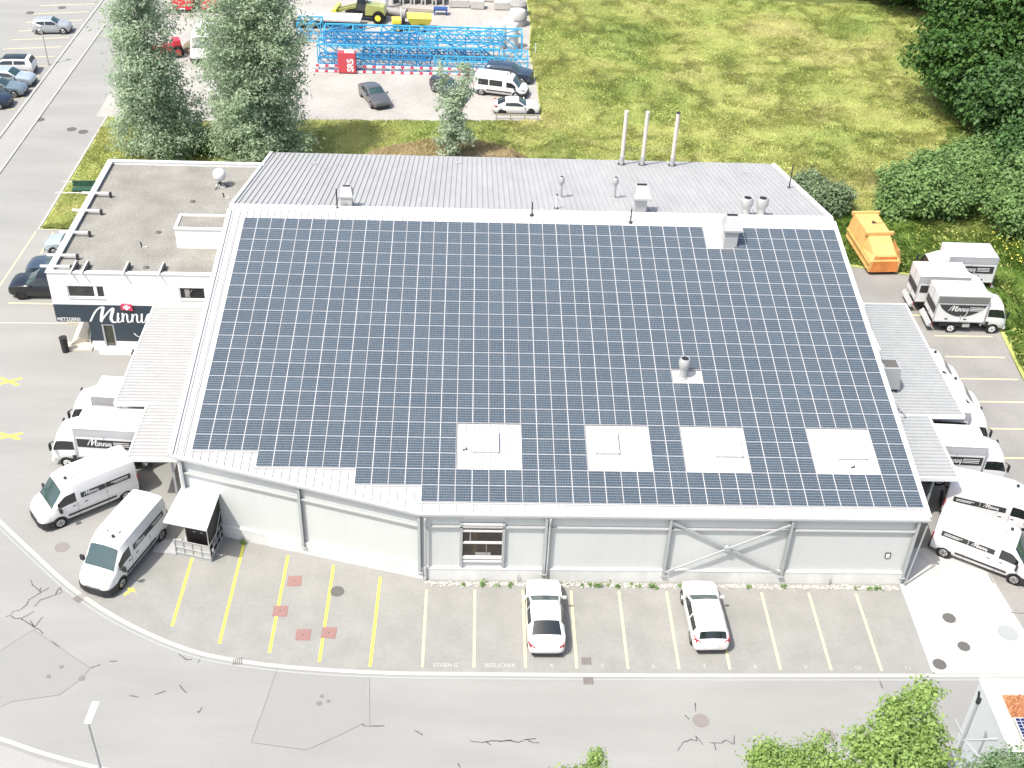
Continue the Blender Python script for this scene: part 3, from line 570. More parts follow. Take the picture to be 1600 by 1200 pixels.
for x, y, l in ((-9.6, 42.6, 'small pale bracket on the left of the rear roof'), (1.0, 44.0, 'small pale bracket on the middle of the rear roof'), (22.6, 43.0, 'small pale bracket at the right rear roof corner')):
    b = MB(); b.box(-.25, .25, -.04, .04, 0, .12); b.box(-.04, .04, -.2, .2, 0, .1); o = b.build('roof_bracket', 'zinc'); o.location = (x, y, zb(y)); tag(o, l, 'roof bracket', 'brackets on the rear roof')
b = MB(); b.box(-10.9, -9.5, 31.2, 34.2, -.02, .03); 
# ---------------------------------------------------------------- canopies
def canopy(name, label, parts, z, posts, m, side):
    t = thing(name, label, 'canopy', (0, 0, 0))
    b = MB()
    for x0, x1, y0, y1 in parts:
        n = int((y1 - y0) / .29); p = (y1 - y0) / n
        for k in range(n):
            y = y0 + k * p; b.add([(x0, y, z), (x1, y, z), (x1, y + p * .4, z), (x0, y + p * .4, z), (x0, y + p * .5, z + .085), (x1, y + p * .5, z + .085), (x0, y + p * .9, z + .085), (x1, y + p * .9, z + .085), (x0, y + p, z), (x1, y + p, z)],
                  [(0, 1, 2, 3), (3, 2, 5, 4), (4, 5, 7, 6), (6, 7, 9, 8)])
        b.box(x0, x1, y0, y1, z - .05, z - .02)
    b.build('roof_sheet', m, t)
    b = MB()
    for k, (x0, x1, y0, y1) in enumerate(parts):
        if side < 0: b.box(x0 - .12, x0, y0 - .12, y1 + (.1 if k == 0 else -.02), z - .16, z + .07)
        else: b.box(x1, x1 + .12, y0 - .12, y1 + (.1 if k == 0 else -.02), z - .16, z + .07)
        b.box(x0 + .001, x1 - .001, y0 - .12, y0, z - .18, z + .06)
        if k == 0: b.box(x0, x1, y1, y1 + .1, z - .16, z + .06)
    b.build('edge_trim', 'flash', t)
    for x, y in posts:
        b = MB(); b.box(x - .06, x + .06, y - .06, y + .06, 0, z - .08); b.build('post', 'steel', t)
    b = MB()
    for x0, x1, y0, y1 in parts: b.box(x0 + .1, x1 - .1, y0 + .15, y0 + .27, z - .28, z - .06)
    b.build('beam', 'steel', t)
canopy('loading_canopy', 'white ribbed flat canopy attached to the left side of the hall over the trucks', [(-18.0, -13.25, 16.15, 26.1), (-16.15, -13.25, 11.3, 16.02)], 3.45, [(-14.0, 11.6)], mat('canopy_pale_sheet', (0.36, 0.36, 0.355), .6, spec=.2, var=.05, scale=1.2), -1)
canopy('loading_canopy', 'pale grey ribbed flat canopy attached to the right side of the hall', [(25.15, 30.85, 16.05, 27.95), (25.15, 28.75, 10.5, 15.92)], 3.5, [(27.7, 10.9)], mat('canopy_grey_sheet', (0.34, 0.35, 0.35), .5, metal=.1, spec=.3, var=.06, scale=1.2), 1)
# plant on the right-hand canopy
t = thing('roof_duct', 'white insulated duct running along the right side of the hall above the canopy', 'duct', (0, 0, 0))
b = MB(); b.box(25.35, 25.95, 18.2, 24.6, 5.5, 6.6); b.build('casing', 'foil', t, bevel=.05)
b = MB(); b.box(25.35, 26.15, 22.6, 23.8, 5.2, 6.75); b.build('fan_box', 'foil', t, bevel=.06)
b = MB(); b.path([(25.75, 24.4, 6.2), (25.75, 26.0, 6.9), (25.6, 27.5, 7.0)], .22, 10); b.build('elbow', 'foil', t, smooth=40)
t = thing('cooling_unit', 'grey boxy cooling unit with a dark grille standing on the right canopy', 'cooling unit', (27.3, 18.6, 3.56), 0)
b = MB(); b.hexa([(-.9, -.5, .25), (.35, -.5, .25), (.35, .55, .25), (-.9, .55, .25)], [(-.9, -.5, 1.75), (.1, -.5, 1.75), (.1, .55, 1.75), (-.9, .55, 1.75)]); b.build('housing', 'steel', t)
b = MB(); b.box(-.8, 0, -.35, .4, 1.755, 1.775); b.build('grille', 'cover', t)
for x in (-.8, .2):
    b = MB(); b.box(x - .04, x + .04, -.45, .5, 0, .25); b.build('foot', 'dark', t)
t = thing('access_ladder', 'metal ladder leaning between the canopy and the hall roof on the right side', 'ladder', (0, 0, 0))
b = MB(); b.bar((27.5, 15.6, 3.56), (26.0, 17.6, 4.9), .07, .07); b.build('rail', 'zinc', t); b = MB(); b.bar((27.1, 15.4, 3.56), (25.6, 17.4, 4.9), .07, .07); b.build('rail', 'zinc', t)
b = MB()
for k in range(7): f = (k + .5) / 7; b.bar((27.5 - 1.5 * f, 15.6 + 2 * f, 3.56 + 1.34 * f), (27.1 - 1.5 * f, 15.4 + 2 * f, 3.56 + 1.34 * f), .04, .04)
b.build('rungs', 'zinc', t)
t = thing('stair_railing', 'galvanised steel stair with slanting railing beside the right rear wall', 'outdoor stair', (26.3, 33.0, 0))
for x in (0, 1.9):
    b = MB()
    for k in range(7): b.bar((x, k * .62, 1.9 - k * .27), (x, k * .62, .05 + max(0, .9 - k * .27)), .045, .045)
    b.bar((x, -.1, 2.0), (x, 3.8, .3), .05, .05); b.bar((x, -.1, 1.5), (x, 3.8, -.1 + .15), .04, .04); b.build('railing', 'steel', t)
b = MB()
for k in range(6): b.box(.02, 1.88, k * .62, k * .62 + .35, .85 - k * .16, .9 - k * .16)
b.build('steps', 'steel', t)

# ================================================================== OFFICE WITH SHOP FRONT
off = thing('office_building', 'low flat-roofed office with a gravel roof, white upper storey and dark blue shop front', 'building', (0, 0, 0))
OX0, OX1, OY0, OY1, OZ = -24.4, -13.35, 26.25, 42.0, 5.8
b = MB()
b.box(OX0, OX0 + .25, OY0 + .25, OY1, 2.15, OZ); b.box(OX0, OX1 + .2, OY1 - .25, OY1 + .002, 0, OZ - .002); b.box(-22.35, -22.1, OY0 + .3, OY1 - .3, 0, 2.15)
fy = OY0
def fwall(x0, x1, z0, z1, th=.25): b.box(x0, x1, fy, fy + th, z0, z1)
fwall(OX0, -23.33, 3.98, 4.88); fwall(OX0, OX1, 4.88, OZ); fwall(OX0, OX1, 3.46, 3.98); fwall(-21.0, -16.35, 3.98, 4.88); fwall(-14.7, OX1, 3.98, 4.88)
b.build('upper_wall', 'white', off)
b = MB(); b.box(OX0, OX1, fy - .03, fy + .25, 2.17, 3.44); b.box(-22.4, -21.6, fy - .03, fy + .25, .72, 2.17); b.box(-20.85, OX1, fy - .03, fy + .25, .72, 2.17); b.box(-21.6, -20.85, fy - .03, fy + .25, 2.0, 2.17); b.build('shop_front', 'blue', off)
b = MB(); b.box(-22.4, -21.6, fy - .02, fy + .3, 0, .718); b.box(-20.85, OX1, fy - .02, fy + .3, 0, .718); b.box(-21.9, -19.9, fy - .55, fy - .022, 0, .16); b.box(-21.6, -20.85, fy - .02, fy + .3, 0, .3); b.build('plinth', 'white', off)
b = MB(); b.box(OX0 + .05, -22.36, fy + .25, fy + 8, 2.17, 2.3); b.build('soffit', 'white', off)
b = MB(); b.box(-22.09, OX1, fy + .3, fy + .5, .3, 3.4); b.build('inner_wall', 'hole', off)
b = MB(); b.box(OX0 + .3, OX1, OY0 + .3, OY1 - .3, 5.3, 5.6); b.build('gravel_roof', 'gravel', off)
b = MB(); b.box(OX0 - .06, OX0 + .34, OY0 - .06, OY1 + .06, OZ, OZ + .05); b.box(OX0 + .34, OX1, OY0 - .06, OY0 + .28, OZ, OZ + .05); b.box(OX0 + .34, OX1, OY1 - .28, OY1 + .06, OZ, OZ + .05); b.build('parapet_coping', 'flash', off)
def office_win(x0, x1, mull, dark):
    f = MB(); f.box(x0, x1, fy + .04, fy + .14, 3.98, 4.05); f.box(x0, x1, fy + .04, fy + .14, 4.81, 4.88); f.box(x0, x0 + .07, fy + .04, fy + .14, 4.05, 4.81); f.box(x1 - .07, x1, fy + .04, fy + .14, 4.05, 4.81)
    if mull: f.box(mull - .1, mull + .1, fy + .04, fy + .14, 4.05, 4.81)
    w = f.build('window', 'signw' if not dark else 'white', off)
    g = MB(); g.box(x0 + .071, x1 - .071, fy + .08, fy + .10, 4.052, 4.808); g.build('pane', mat('office_glass', (.05, .05, .048), .1, col2=(.02, .022, .022), scale=2.0, spec=.7) if not dark else M['hole'], w)
    g = MB(); g.box(x0 - .03, x1 + .03, fy - .05, fy + .04, 3.93, 3.98); g.build('sill', 'flash', w)
office_win(-23.33, -21.0, -21.58, False); office_win(-16.35, -14.7, None, True)
b = MB(); b.box(-16.0, -15.7, fy + .06, fy + .078, 4.1, 4.7); b.bar((-15.95, fy + .05, 4.1), (-15.5, fy + .05, 4.7), .05, .03); b.build('raised_blind', 'pipe_g', off)
d = MB(); d.box(-21.6, -21.5, fy - .06, fy + .1, .3, 2.0); d.box(-20.93, -20.85, fy - .02, fy + .1, .3, 2.0); d.box(-21.5, -20.93, fy - .02, fy + .1, 1.92, 2.0); do = d.build('door_frame', 'zinc', off)
d = MB(); d.box(-21.5, -20.93, fy + .02, fy + .05, .3, 1.92); d.build('glass_door', mat('door_glass', (.06, .055, .04), .1, col2=(.02, .03, .02), scale=3, spec=.8), do)  # brown and olive reflection put into the door glass colour
# shop lettering
text('shop_lettering', 'METZGEREI', .34, (-24.33, fy - .034, 2.24), (R(90), 0, 0), 'signw', off, bold=.004, sx=.84, extrude=.003)
STROKES = [[(0, 0), (.10, .07), (.35, .40), (.65, .72), (.95, .92), (1.30, 1.02)], [(1.30, 1.02), (1.20, .80), (1.05, .45), (.92, .06), (.85, 0)], [(.85, 0), (1.0, .12), (1.35, .45), (1.75, .78), (2.05, .95)], [(2.05, .95), (1.95, .68), (1.75, .28), (1.78, .05), (1.95, -.04), (2.2, .05), (2.38, .3)],
           [(2.38, .62), (2.30, .35), (2.24, .08), (2.36, -.03), (2.55, .1), (2.66, .3)], [(2.72, .62), (2.68, .3), (2.64, 0)], [(2.66, .15), (2.80, .42), (2.95, .56), (3.06, .48), (3.02, .2), (3.06, .0), (3.2, .0), (3.40, .25)],
           [(3.5, .56), (3.44, .28), (3.38, 0)], [(3.40, .12), (3.56, .42), (3.74, .56), (3.84, .46), (3.78, .15), (3.86, -.02), (4.02, .04), (4.2, .3)], [(4.26, .6), (4.18, .3), (4.16, .04), (4.28, -.02), (4.42, .12), (4.55, .35)],
           [(5.0, .5), (4.8, .58), (4.62, .4), (4.62, .15), (4.75, .03), (4.92, .18), (5.05, .52), (5.0, .1), (4.85, -.45), (4.5, -.85), (3.9, -1.0), (3.55, -.95), (3.35, -.75)]]
def script(b, ox, oz, sx, sz, wmax0, place):
    for k, s in enumerate(STROKES):
        wmax = wmax0 * (1 if k < 4 else .62)
        pts = smoothpts(s, 5); n = len(pts); L = []
        for i, (x, z) in enumerate(pts):
            a = pts[max(i - 1, 0)]; c = pts[min(i + 1, n - 1)]; dx = (c[0] - a[0]) * sx; dz = (c[1] - a[1]) * sz; q = math.hypot(dx, dz) + 1e-9
            steep = abs(dz) / q; w = wmax * (.35 + .65 * (steep if dz < 0 else steep * .35)) / 2
            L.append((ox + x * sx - dz / q * w, oz + z * sz + dx / q * w)); L.append((ox + x * sx + dz / q * w, oz + z * sz - dx / q * w))
        b.add([place(u, v, k * .0015) for u, v in L], [(2 * i, 2 * i + 1, 2 * i + 3, 2 * i + 2) for i in range(n - 1)])
b = MB(); script(b, -22.3, 2.22, .80, 1.12, .20, lambda u, v, e: (u, fy - .036 - e, v)); b.build('script_sign', 'signw', off)
b = MB(); b.hexa([(-20.15, fy - .12, 3.2), (-19.4, fy - .12, 3.12), (-19.4, fy - .035, 3.12), (-20.15, fy - .035, 3.2)], [(-20.1, fy - .12, 3.62), (-19.45, fy - .12, 3.58), (-19.45, fy - .035, 3.58), (-20.1, fy - .035, 3.62)]); e = b.build('cross_emblem', 'signred', off)
b = MB(); b.box(-19.85, -19.7, fy - .13, fy - .121, 3.2, 3.56); b.box(-19.98, -19.57, fy - .132, fy - .122, 3.31, 3.46); b.build('white_cross', 'signw', e)
# penthouse box
t = MB(); t.box(-17.05, -13.3, 29.9, 31.75, 5.6, 6.98); po = t.build('roof_box', 'white', off)
t = MB(); t.box(-17.1, -13.3, 29.85, 30.05, 6.98, 7.1); t.box(-17.1, -13.3, 31.6, 31.8, 6.98, 7.1); t.box(-17.1, -16.9, 30.05, 31.6, 6.98, 7.1); t.build('box_coping', 'flash', po)
t = MB(); t.box(-16.9, -13.3, 30.05, 31.6, 6.981, 7.02); t.build('box_gravel', 'gravel', po)
# roof furniture of the office
t = thing('radar_dome', 'white dome antenna on a small tripod on the gravel roof', 'antenna', (-15.75, 38.6, 5.6))
b = MB(); b.lathe([(.10, .55), (.34, .6), (.44, .8), (.45, 1.05), (.38, 1.25), (.2, 1.38), (0, 1.42)], n=20); b.build('dome', 'foil', t, smooth=60)
b = MB(); b.tube((0, 0, .05), (0, 0, .6), .06)
for k in range(3): a = k * 2.1; b.bar((0, 0, .4), (math.cos(a) * .6, math.sin(a) * .6, .02), .05, .05)
b.build('tripod', 'dark', t); b = MB(); b.box(-.35, .35, -.2, .2, 0, .1); b.build('ballast', 'conc2', t)
for x, y, l in ((-19.3, 29.9, 'small black pipe hook near the middle of the gravel roof'), (-15.2, 36.9, 'small black pipe hook on the gravel roof near the hall roof')):
    t = thing('roof_hook', l, 'roof hook', (x, y, 5.6)); b = MB(); b.tube((0, 0, 0), (-.1, .1, .35), .05); b.build('post', 'dark', t); b = MB(); b.box(.0, .35, -.06, .06, 0, .08); b.build('foot', 'conc2', t)
for x, y, l in ((-17.3, 36.3, 'flat round drain near the back of the gravel roof'), (-18.7, 31.9, 'flat round drain in the middle of the gravel roof'), (-18.5, 27.4, 'flat round drain near the front of the gravel roof')):
    b = MB(); b.lathe([(.2, 0), (.2, .03), (.12, .08), (0, .09)], n=14); o = b.build('roof_drain', 'cover'); o.location = (x, y, 5.605); tag(o, l, 'roof drain', 'drains on the gravel roof')
for k, (y, l) in enumerate(((36.65, 'rearmost'), (34.15, 'second from the back'), (31.15, 'third from the back'), (28.2, 'second from the front'), (26.82, 'frontmost'))):
    t = thing('parapet_bracket', 'white support arm over the left edge of the gravel roof, %s' % l, 'support arm', (-24.4, y, 5.86), 0, 'support arms over the roof edge')
    b = MB(); b.box(-.5, 1.35, -.06, .06, 0, .12); b.build('arm', 'flash', t); b = MB(); b.box(1.351, 1.5, -.09, .09, -.26, .14); b.build('end_block', 'dark', t)
for k, (x, l) in enumerate(((-22.85, 'leftmost'), (-22.15, 'second from the left'), (-19.6, 'third from the left'), (-17.4, 'rightmost'))):
    t = thing('parapet_bracket', 'white support arm over the front edge of the gravel roof, %s' % l, 'support arm', (x, 26.3, 5.86), 0, 'support arms over the roof edge')
    b = MB(); b.box(-.05, .05, -.35, 1.2, 0, .1); b.build('arm', 'flash', t); b = MB(); b.box(.06, .16, .1, 1.15, -.2, .08); b.build('side_plate', 'dark', t)
# steps and bin under the overhang
t = thing('entrance_steps', 'beige concrete landing with a sloping side slab beneath the office overhang', 'steps', (0, 0, 0))
b = MB(); b.box(-24.3, -22.5, 26.0, 26.9, 0, .12); b.box(-24.9, -23.4, 29.0, 29.9, 0, .25); b.hexa([(-23.95, 26.5, .12), (-22.9, 27.0, .12), (-22.9, 29.2, .12), (-24.0, 29.0, .12)], [(-23.95, 26.5, .2), (-22.9, 27.0, .9), (-22.9, 29.2, .9), (-24.0, 29.0, .35)]); b.build('landing', 'beige', t)
b = MB(); b.bar((-22.75, 26.6, .1), (-22.75, 27.4, 1.1), .05, .05); b.bar((-22.75, 27.4, 1.1), (-22.75, 29, 1.1), .05, .05); b.build('handrail', 'steel', t)
t = thing('litter_bin', 'tall black cylindrical bin standing at the corner of the office', 'bin', (-24.15, 25.95, 0)); b = MB(); b.lathe([(.2, 0), (.22, .02), (.24, 1.05), (.26, 1.07), (.26, 1.12), (.18, 1.12)], n=18); b.build('body', 'trim', t, smooth=40); b = MB(); b.lathe([(.18, 1.1), (.17, 1.0), (0, .98)], n=18); b.build('opening', 'dark', t)
t = thing('flower_pot', 'pot with a small pink flowering plant near the office steps', 'plant pot', (-24.2, 29.4, .25)); b = MB(); b.lathe([(.15, 0), (.22, .32), (.19, .32), (.18, .28), (0, .28)], n=14); b.build('pot', 'conc2', t)
b = MB()
for k in range(60): a = Vector((random.gauss(0, .12), random.gauss(0, .12), .38 + abs(random.gauss(0, .1)))); b.add([a, a + Vector((.05, .02, .02)), a + Vector((.01, .06, .03))], [(0, 1, 2)])
b.build('plant', mat('pink_bloom', (.4, .15, .2), .7, col2=(.05, .12, .02), scale=12), t)

# ================================================================== BIN SHELTER at the left end of the front wall
t = thing('bin_shelter', 'small shelter with a flat white roof and mesh railing against the slanting front wall', 'shelter', (0, 0, 0))
rz = [(-12.95, 10.0), (-10.93, 9.45), (-11.16, 6.25), (-13.46, 6.85)]
b = MB(); b.hexa([(x, y, 2.9 + (.08 if k < 2 else 0)) for k, (x, y) in enumerate(rz)][::-1], [(x, y, 2.97 + (.08 if k < 2 else 0)) for k, (x, y) in enumerate(rz)][::-1]); b.build('roof', 'foil', t)
def onp(u, v): # shelter frame: u right along front, v back
    o = Vector((-13.29, 7.5)); e = Vector((1.94, -.525)).normalized(); f = Vector((.33, 1.86)).normalized(); return o + e * u + f * v
b = MB(); p = [onp(0, 0), onp(2.0, 0), onp(2.0, 2.2), onp(0, 2.2)]; b.prism([(q.x, q.y) for q in p], 0, .12); b.build('floor', 'steel', t)
b = MB(); p = [onp(.55, .4), onp(1.92, .4), onp(1.92, 2.1), onp(.55, 2.1)]; b.prism([(q.x, q.y) for q in p], .12, 2.75); b.build('cabinet', 'brown', t)
b = MB(); q0, q1 = onp(1.0, .38), onp(1.4, .38); b.bar((q0.x, q0.y, 1.6), (q0.x + .15, q0.y - .04, 1.6), .03, .03); b.bar((q1.x, q1.y, 1.6), (q1.x + .15, q1.y - .04, 1.6), .03, .03); b.build('handle', 'zinc', t)
b = MB()
for u, v in ((0, 0), (2, 0), (2, 2.1), (0, 2.1)): q = onp(u, v); b.bar((q.x, q.y, .1), (q.x, q.y, 2.9 if v > 1 or u > 1 else 1.15), .05, .05)
b.build('post', 'zinc', t)
b = MB()
def rail(b, a, c, z): b.bar((a.x, a.y, z), (c.x, c.y, z), .04, .04)
for z in (.22, .62, 1.12): rail(b, onp(0, 0), onp(2, 0), z); rail(b, onp(2, 0), onp(2, 2.0), z)
for u in (.5, 1, 1.5): q = onp(u, 0); b.bar((q.x, q.y, .15), (q.x, q.y, 1.12), .03, .03)
for v in (.5, 1, 1.5): q = onp(2, v); b.bar((q.x, q.y, .15), (q.x, q.y, 1.12), .03, .03)
q = onp(2, .1); r_ = onp(2, 1.9); b.bar((q.x, q.y, .2), (r_.x, r_.y, 1.9), .035, .035); b.build('railing', 'zinc', t)
b = MB(); q0, q1 = onp(.02, .03), onp(1.98, .03); b.hexa([(q0.x, q0.y, .16), (q1.x, q1.y, .16), (q1.x, q1.y + .012, .16), (q0.x, q0.y + .012, .16)], [(q0.x, q0.y, 1.08), (q1.x, q1.y, 1.08), (q1.x, q1.y + .012, 1.08), (q0.x, q0.y + .012, 1.08)]); b.build('infill_panel', 'zinc', t)
b = MB(); b.hexa([(-14.6, 7.7, .0), (-13.3, 7.45, .0), (-13.2, 8.6, .0), (-14.6, 8.5, .0)], [(-14.6, 7.7, .03), (-13.3, 7.45, .12), (-13.2, 8.6, .12), (-14.6, 8.5, .03)]); b.build('ramp', 'zinc', t)
# ================================================================== VEHICLES
def loft(st, sub=3):
    """st rows: x, w, zb, zbelt, w5, z5, wr, zr, top, side ; returns dict tag -> MB"""
    out = {}
    rows = []
    for i in range(len(st) - 1):
        a, c = st[i], st[i + 1]
        pa, pc = st[max(i - 1, 0)], st[min(i + 2, len(st) - 1)]
        for k in range(sub):
            t = k / sub; v = []
            for q in range(8):
                lin = a[q] + (c[q] - a[q]) * t
                v.append(lin)
            rows.append((*v, a[8], a[9], a[10] if len(a) > 10 else 0))
    rows.append((*st[-1][:8], 'body', 'body', 0))
    def ring(s):
        x, w, zb_, zt, w5, z5, wr, zr = s[:8]
        h = [(0, zb_), (w - .10, zb_), (w - .01, zb_ + .13), (w + .015, zb_ + (zt - zb_) * .55), (w * .985, zt), (w5, z5), (wr, zr - (.035 if zr < 1.7 else .085)), (wr - (.14 if zr < 1.7 else .22), zr - (0 if zr < 1.7 else .012)), (0, zr + .025)]
        return [(x, y, z) for y, z in h] + [(x, -y, z) for y, z in h[::-1][1:-1]]
    n = 16
    for i in range(len(rows) - 1):
        r0, r1 = ring(rows[i]), ring(rows[i + 1]); top, side = rows[i][8], rows[i][9]
        for j in range(n):
            jj = (j + 1) % n; seg = j if j < 8 else 15 - j
            tg = side if seg == 4 else (top if seg >= 6 else 'body')
            b = out.setdefault(tg, MB()); b.add([r0[j], r1[j], r1[jj], r0[jj]], [(0, 1, 2, 3)])
    for r, rev in ((rows[0], False), (rows[-1], True)):
        p = ring(r); b = out['body']; b.add(p, [tuple(range(n)) if not rev else tuple(range(n - 1, -1, -1))])
    for b in out.values():   # weld
        d = {}; nv = []; mp = []
        for v in b.v:
            k = (round(v[0], 4), round(v[1], 4), round(v[2], 4))
            if k not in d: d[k] = len(nv); nv.append(v)
            mp.append(d[k])
        b.v = nv; fs = []; ms = []
        for f, m in zip(b.f, b.m):
            g = []; 
            for i in f:
                if mp[i] not in g: g.append(mp[i])
            if len(g) > 2: fs.append(tuple(g)); ms.append(m)
        b.f = fs; b.m = ms
    return out
def wheel(parent, x, y, r=.33, w=.22, rim='rim', arch=True):
    s = 1 if y > 0 else -1
    b = MB(); b.tube((x, y - s * w, r), (x, y, r), r, r * .98, n=20); o = b.build('wheel', 'tyre', parent, smooth=40)
    b = MB(); b.tube((x, y, r), (x, y + s * .012, r), r * .66, r * .62, n=16); b.build('rim', rim, o)
    b = MB(); b.tube((x, y + s * .013, r), (x, y + s * .02, r), r * .16, n=8)
    for k in range(5): a = k * 1.2566; b.bar((x + math.cos(a + .6) * r * .3, y + s * .014, r + math.sin(a + .6) * r * .3), (x + math.cos(a + .6) * r * .55, y + s * .014, r + math.sin(a + .6) * r * .55), .05, .008, up=(0, 1, 0))
    b.build('hub', 'trim', o)
    if arch:
        b = MB(); b.tube((x, y - s * .30, r + .02), (x, y - s * .008, r + .02), r * 1.17, n=20); b.build('wheel_arch', 'trim', parent)
def parts(root, d, body, glassmap):
    names = {'body': ('body', body), 'wind': ('windscreen', 'screen'), 'rear': ('rear_window', 'glass'), 'side': ('side_windows', 'glass'), 'pano': ('glass_roof', 'glass')}
    for k, b in d.items():
        nm, m = names[k]
        if k == 'side':
            for s in (1, -1):
                q = MB(); ids = {}
                for f in b.f:
                    if sum(b.v[i][1] for i in f) * s > 0:
                        for i in f:
                            if i not in ids: ids[i] = len(q.v); q.v.append(b.v[i])
                        q.f.append(tuple(ids[i] for i in f)); q.m.append(0)
                q.build('side_glass', glassmap.get(k, m), root, smooth=35)
            continue
        b.build(nm, glassmap.get(k, m), root, smooth=35)
def mirror(t, x, y, z, m):
    for s in (1, -1):
        b = MB(); b.bar((x, s * (y - .1), z - .03), (x, s * (y + .02), z), .04, .04); b.box(x - .06, x + .05, s * (y + .02) if s > 0 else -(y + .2), (y + .2) if s > 0 else -(y + .02), z - .06, z + .07); b.build('wing_mirror', m, t)
def ss(L, W, H, kind):
    """scaled stations for passenger cars, front at +x"""
    hl = L / 2; w = W / 2
    def r(x, wf, zb_, zt, w5, z5, wr, zr, top='body', side='body'): return (x * hl, wf * w, zb_, zt * H / 1.45, w5 * w, z5 * H / 1.45, wr * w, zr * H / 1.45, top, side)
    if kind == 'sedan':
        return [r(-1, .62, .36, .66, .58, .70, .54, .74), r(-.985, .82, .30, .80, .76, .84, .70, .90), r(-.94, .93, .25, .90, .86, .94, .79, .98), r(-.84, .98, .22, .96, .90, .985, .82, 1.01), r(-.74, 1, .2, .98, .90, 1.0, .80, 1.03, 'rear', 'body'),
                r(-.46, 1, .2, .985, .80, 1.22, .68, 1.34, 'body', 'side'), r(-.30, 1, .2, .98, .82, 1.27, .72, 1.40, 'body', 'side'), r(-.04, 1, .2, .97, .83, 1.28, .73, 1.44, 'body', 'body'), r(-.015, 1, .2, .97, .83, 1.28, .73, 1.44, 'body', 'side'),
                r(.08, 1, .2, .95, .80, 1.25, .70, 1.40, 'wind', 'side'), r(.36, .99, .2, .94, .88, 1.0, .80, 1.04, 'body', 'body'), r(.46, .99, .2, .93, .91, .95, .83, .98), r(.78, .96, .22, .86, .87, .88, .78, .91), r(.92, .87, .27, .76, .79, .78, .70, .81), r(.98, .72, .32, .66, .64, .68, .56, .70), r(1, .54, .36, .58, .48, .60, .42, .62)]
    if kind == 'hatch':
        return [r(-1, .70, .36, .78, .64, .84, .58, .88), r(-.985, .86, .30, .88, .79, .94, .72, .98), r(-.95, .93, .26, .93, .84, 1.0, .76, 1.05, 'rear', 'body'), r(-.86, .98, .22, .99, .83, 1.22, .70, 1.37, 'body', 'body'), r(-.70, 1, .2, .99, .83, 1.26, .72, 1.42, 'body', 'side'), r(-.30, 1, .2, .98, .84, 1.28, .73, 1.45, 'body', 'body'), r(-.26, 1, .2, .98, .84, 1.28, .73, 1.45, 'body', 'side'),
                r(.08, 1, .2, .95, .81, 1.26, .71, 1.42, 'wind', 'side'), r(.38, .99, .2, .94, .88, 1.0, .80, 1.05, 'body', 'body'), r(.47, .99, .2, .93, .91, .95, .83, .99), r(.78, .96, .22, .86, .87, .88, .78, .91), r(.92, .87, .27, .76, .79, .79, .70, .82), r(.98, .72, .32, .66, .64, .68, .56, .70), r(1, .54, .36, .58, .48, .60, .42, .62)]
    if kind == 'suv':
        return [r(-1, .84, .40, .86, .78, .92, .72, .98), r(-.98, .95, .30, .96, .86, 1.0, .80, 1.04, 'rear', 'body'), r(-.88, .99, .26, .98, .83, 1.25, .70, 1.38, 'body', 'body'), r(-.74, 1, .25, .98, .84, 1.26, .74, 1.43, 'body', 'side'), r(-.28, 1, .25, .97, .84, 1.28, .75, 1.45, 'body', 'body'), r(-.24, 1, .25, .97, .84, 1.28, .75, 1.45, 'body', 'side'),
                r(.16, 1, .25, .96, .83, 1.26, .74, 1.42, 'wind', 'side'), r(.40, 1, .25, .95, .90, 1.02, .82, 1.08, 'wind', 'body'), r(.47, 1, .25, .94, .92, .98, .86, 1.0), r(.84, .98, .28, .89, .90, .92, .82, .95), r(.96, .90, .32, .78, .82, .82, .74, .84), r(1, .80, .38, .62, .7, .64, .64, .66)]
    if kind == 'coupe':
        return [r(-1, .78, .34, .70, .72, .76, .68, .80), r(-.97, .92, .26, .86, .86, .90, .80, .94), r(-.82, .98, .22, .95, .88, 1.0, .80, 1.03, 'rear', 'body'), r(-.48, 1, .2, .97, .80, 1.22, .68, 1.34, 'body', 'side'), r(-.2, 1, .2, .96, .80, 1.27, .68, 1.42, 'body', 'side'),
                r(.10, 1, .2, .94, .80, 1.24, .68, 1.38, 'wind', 'side'), r(.36, .99, .2, .92, .88, .97, .80, 1.02, 'wind', 'body'), r(.43, .99, .2, .91, .90, .93, .83, .96), r(.80, .97, .22, .84, .88, .86, .78, .88), r(.95, .88, .27, .72, .80, .75, .70, .77), r(1, .74, .34, .60, .66, .62, .60, .64)]
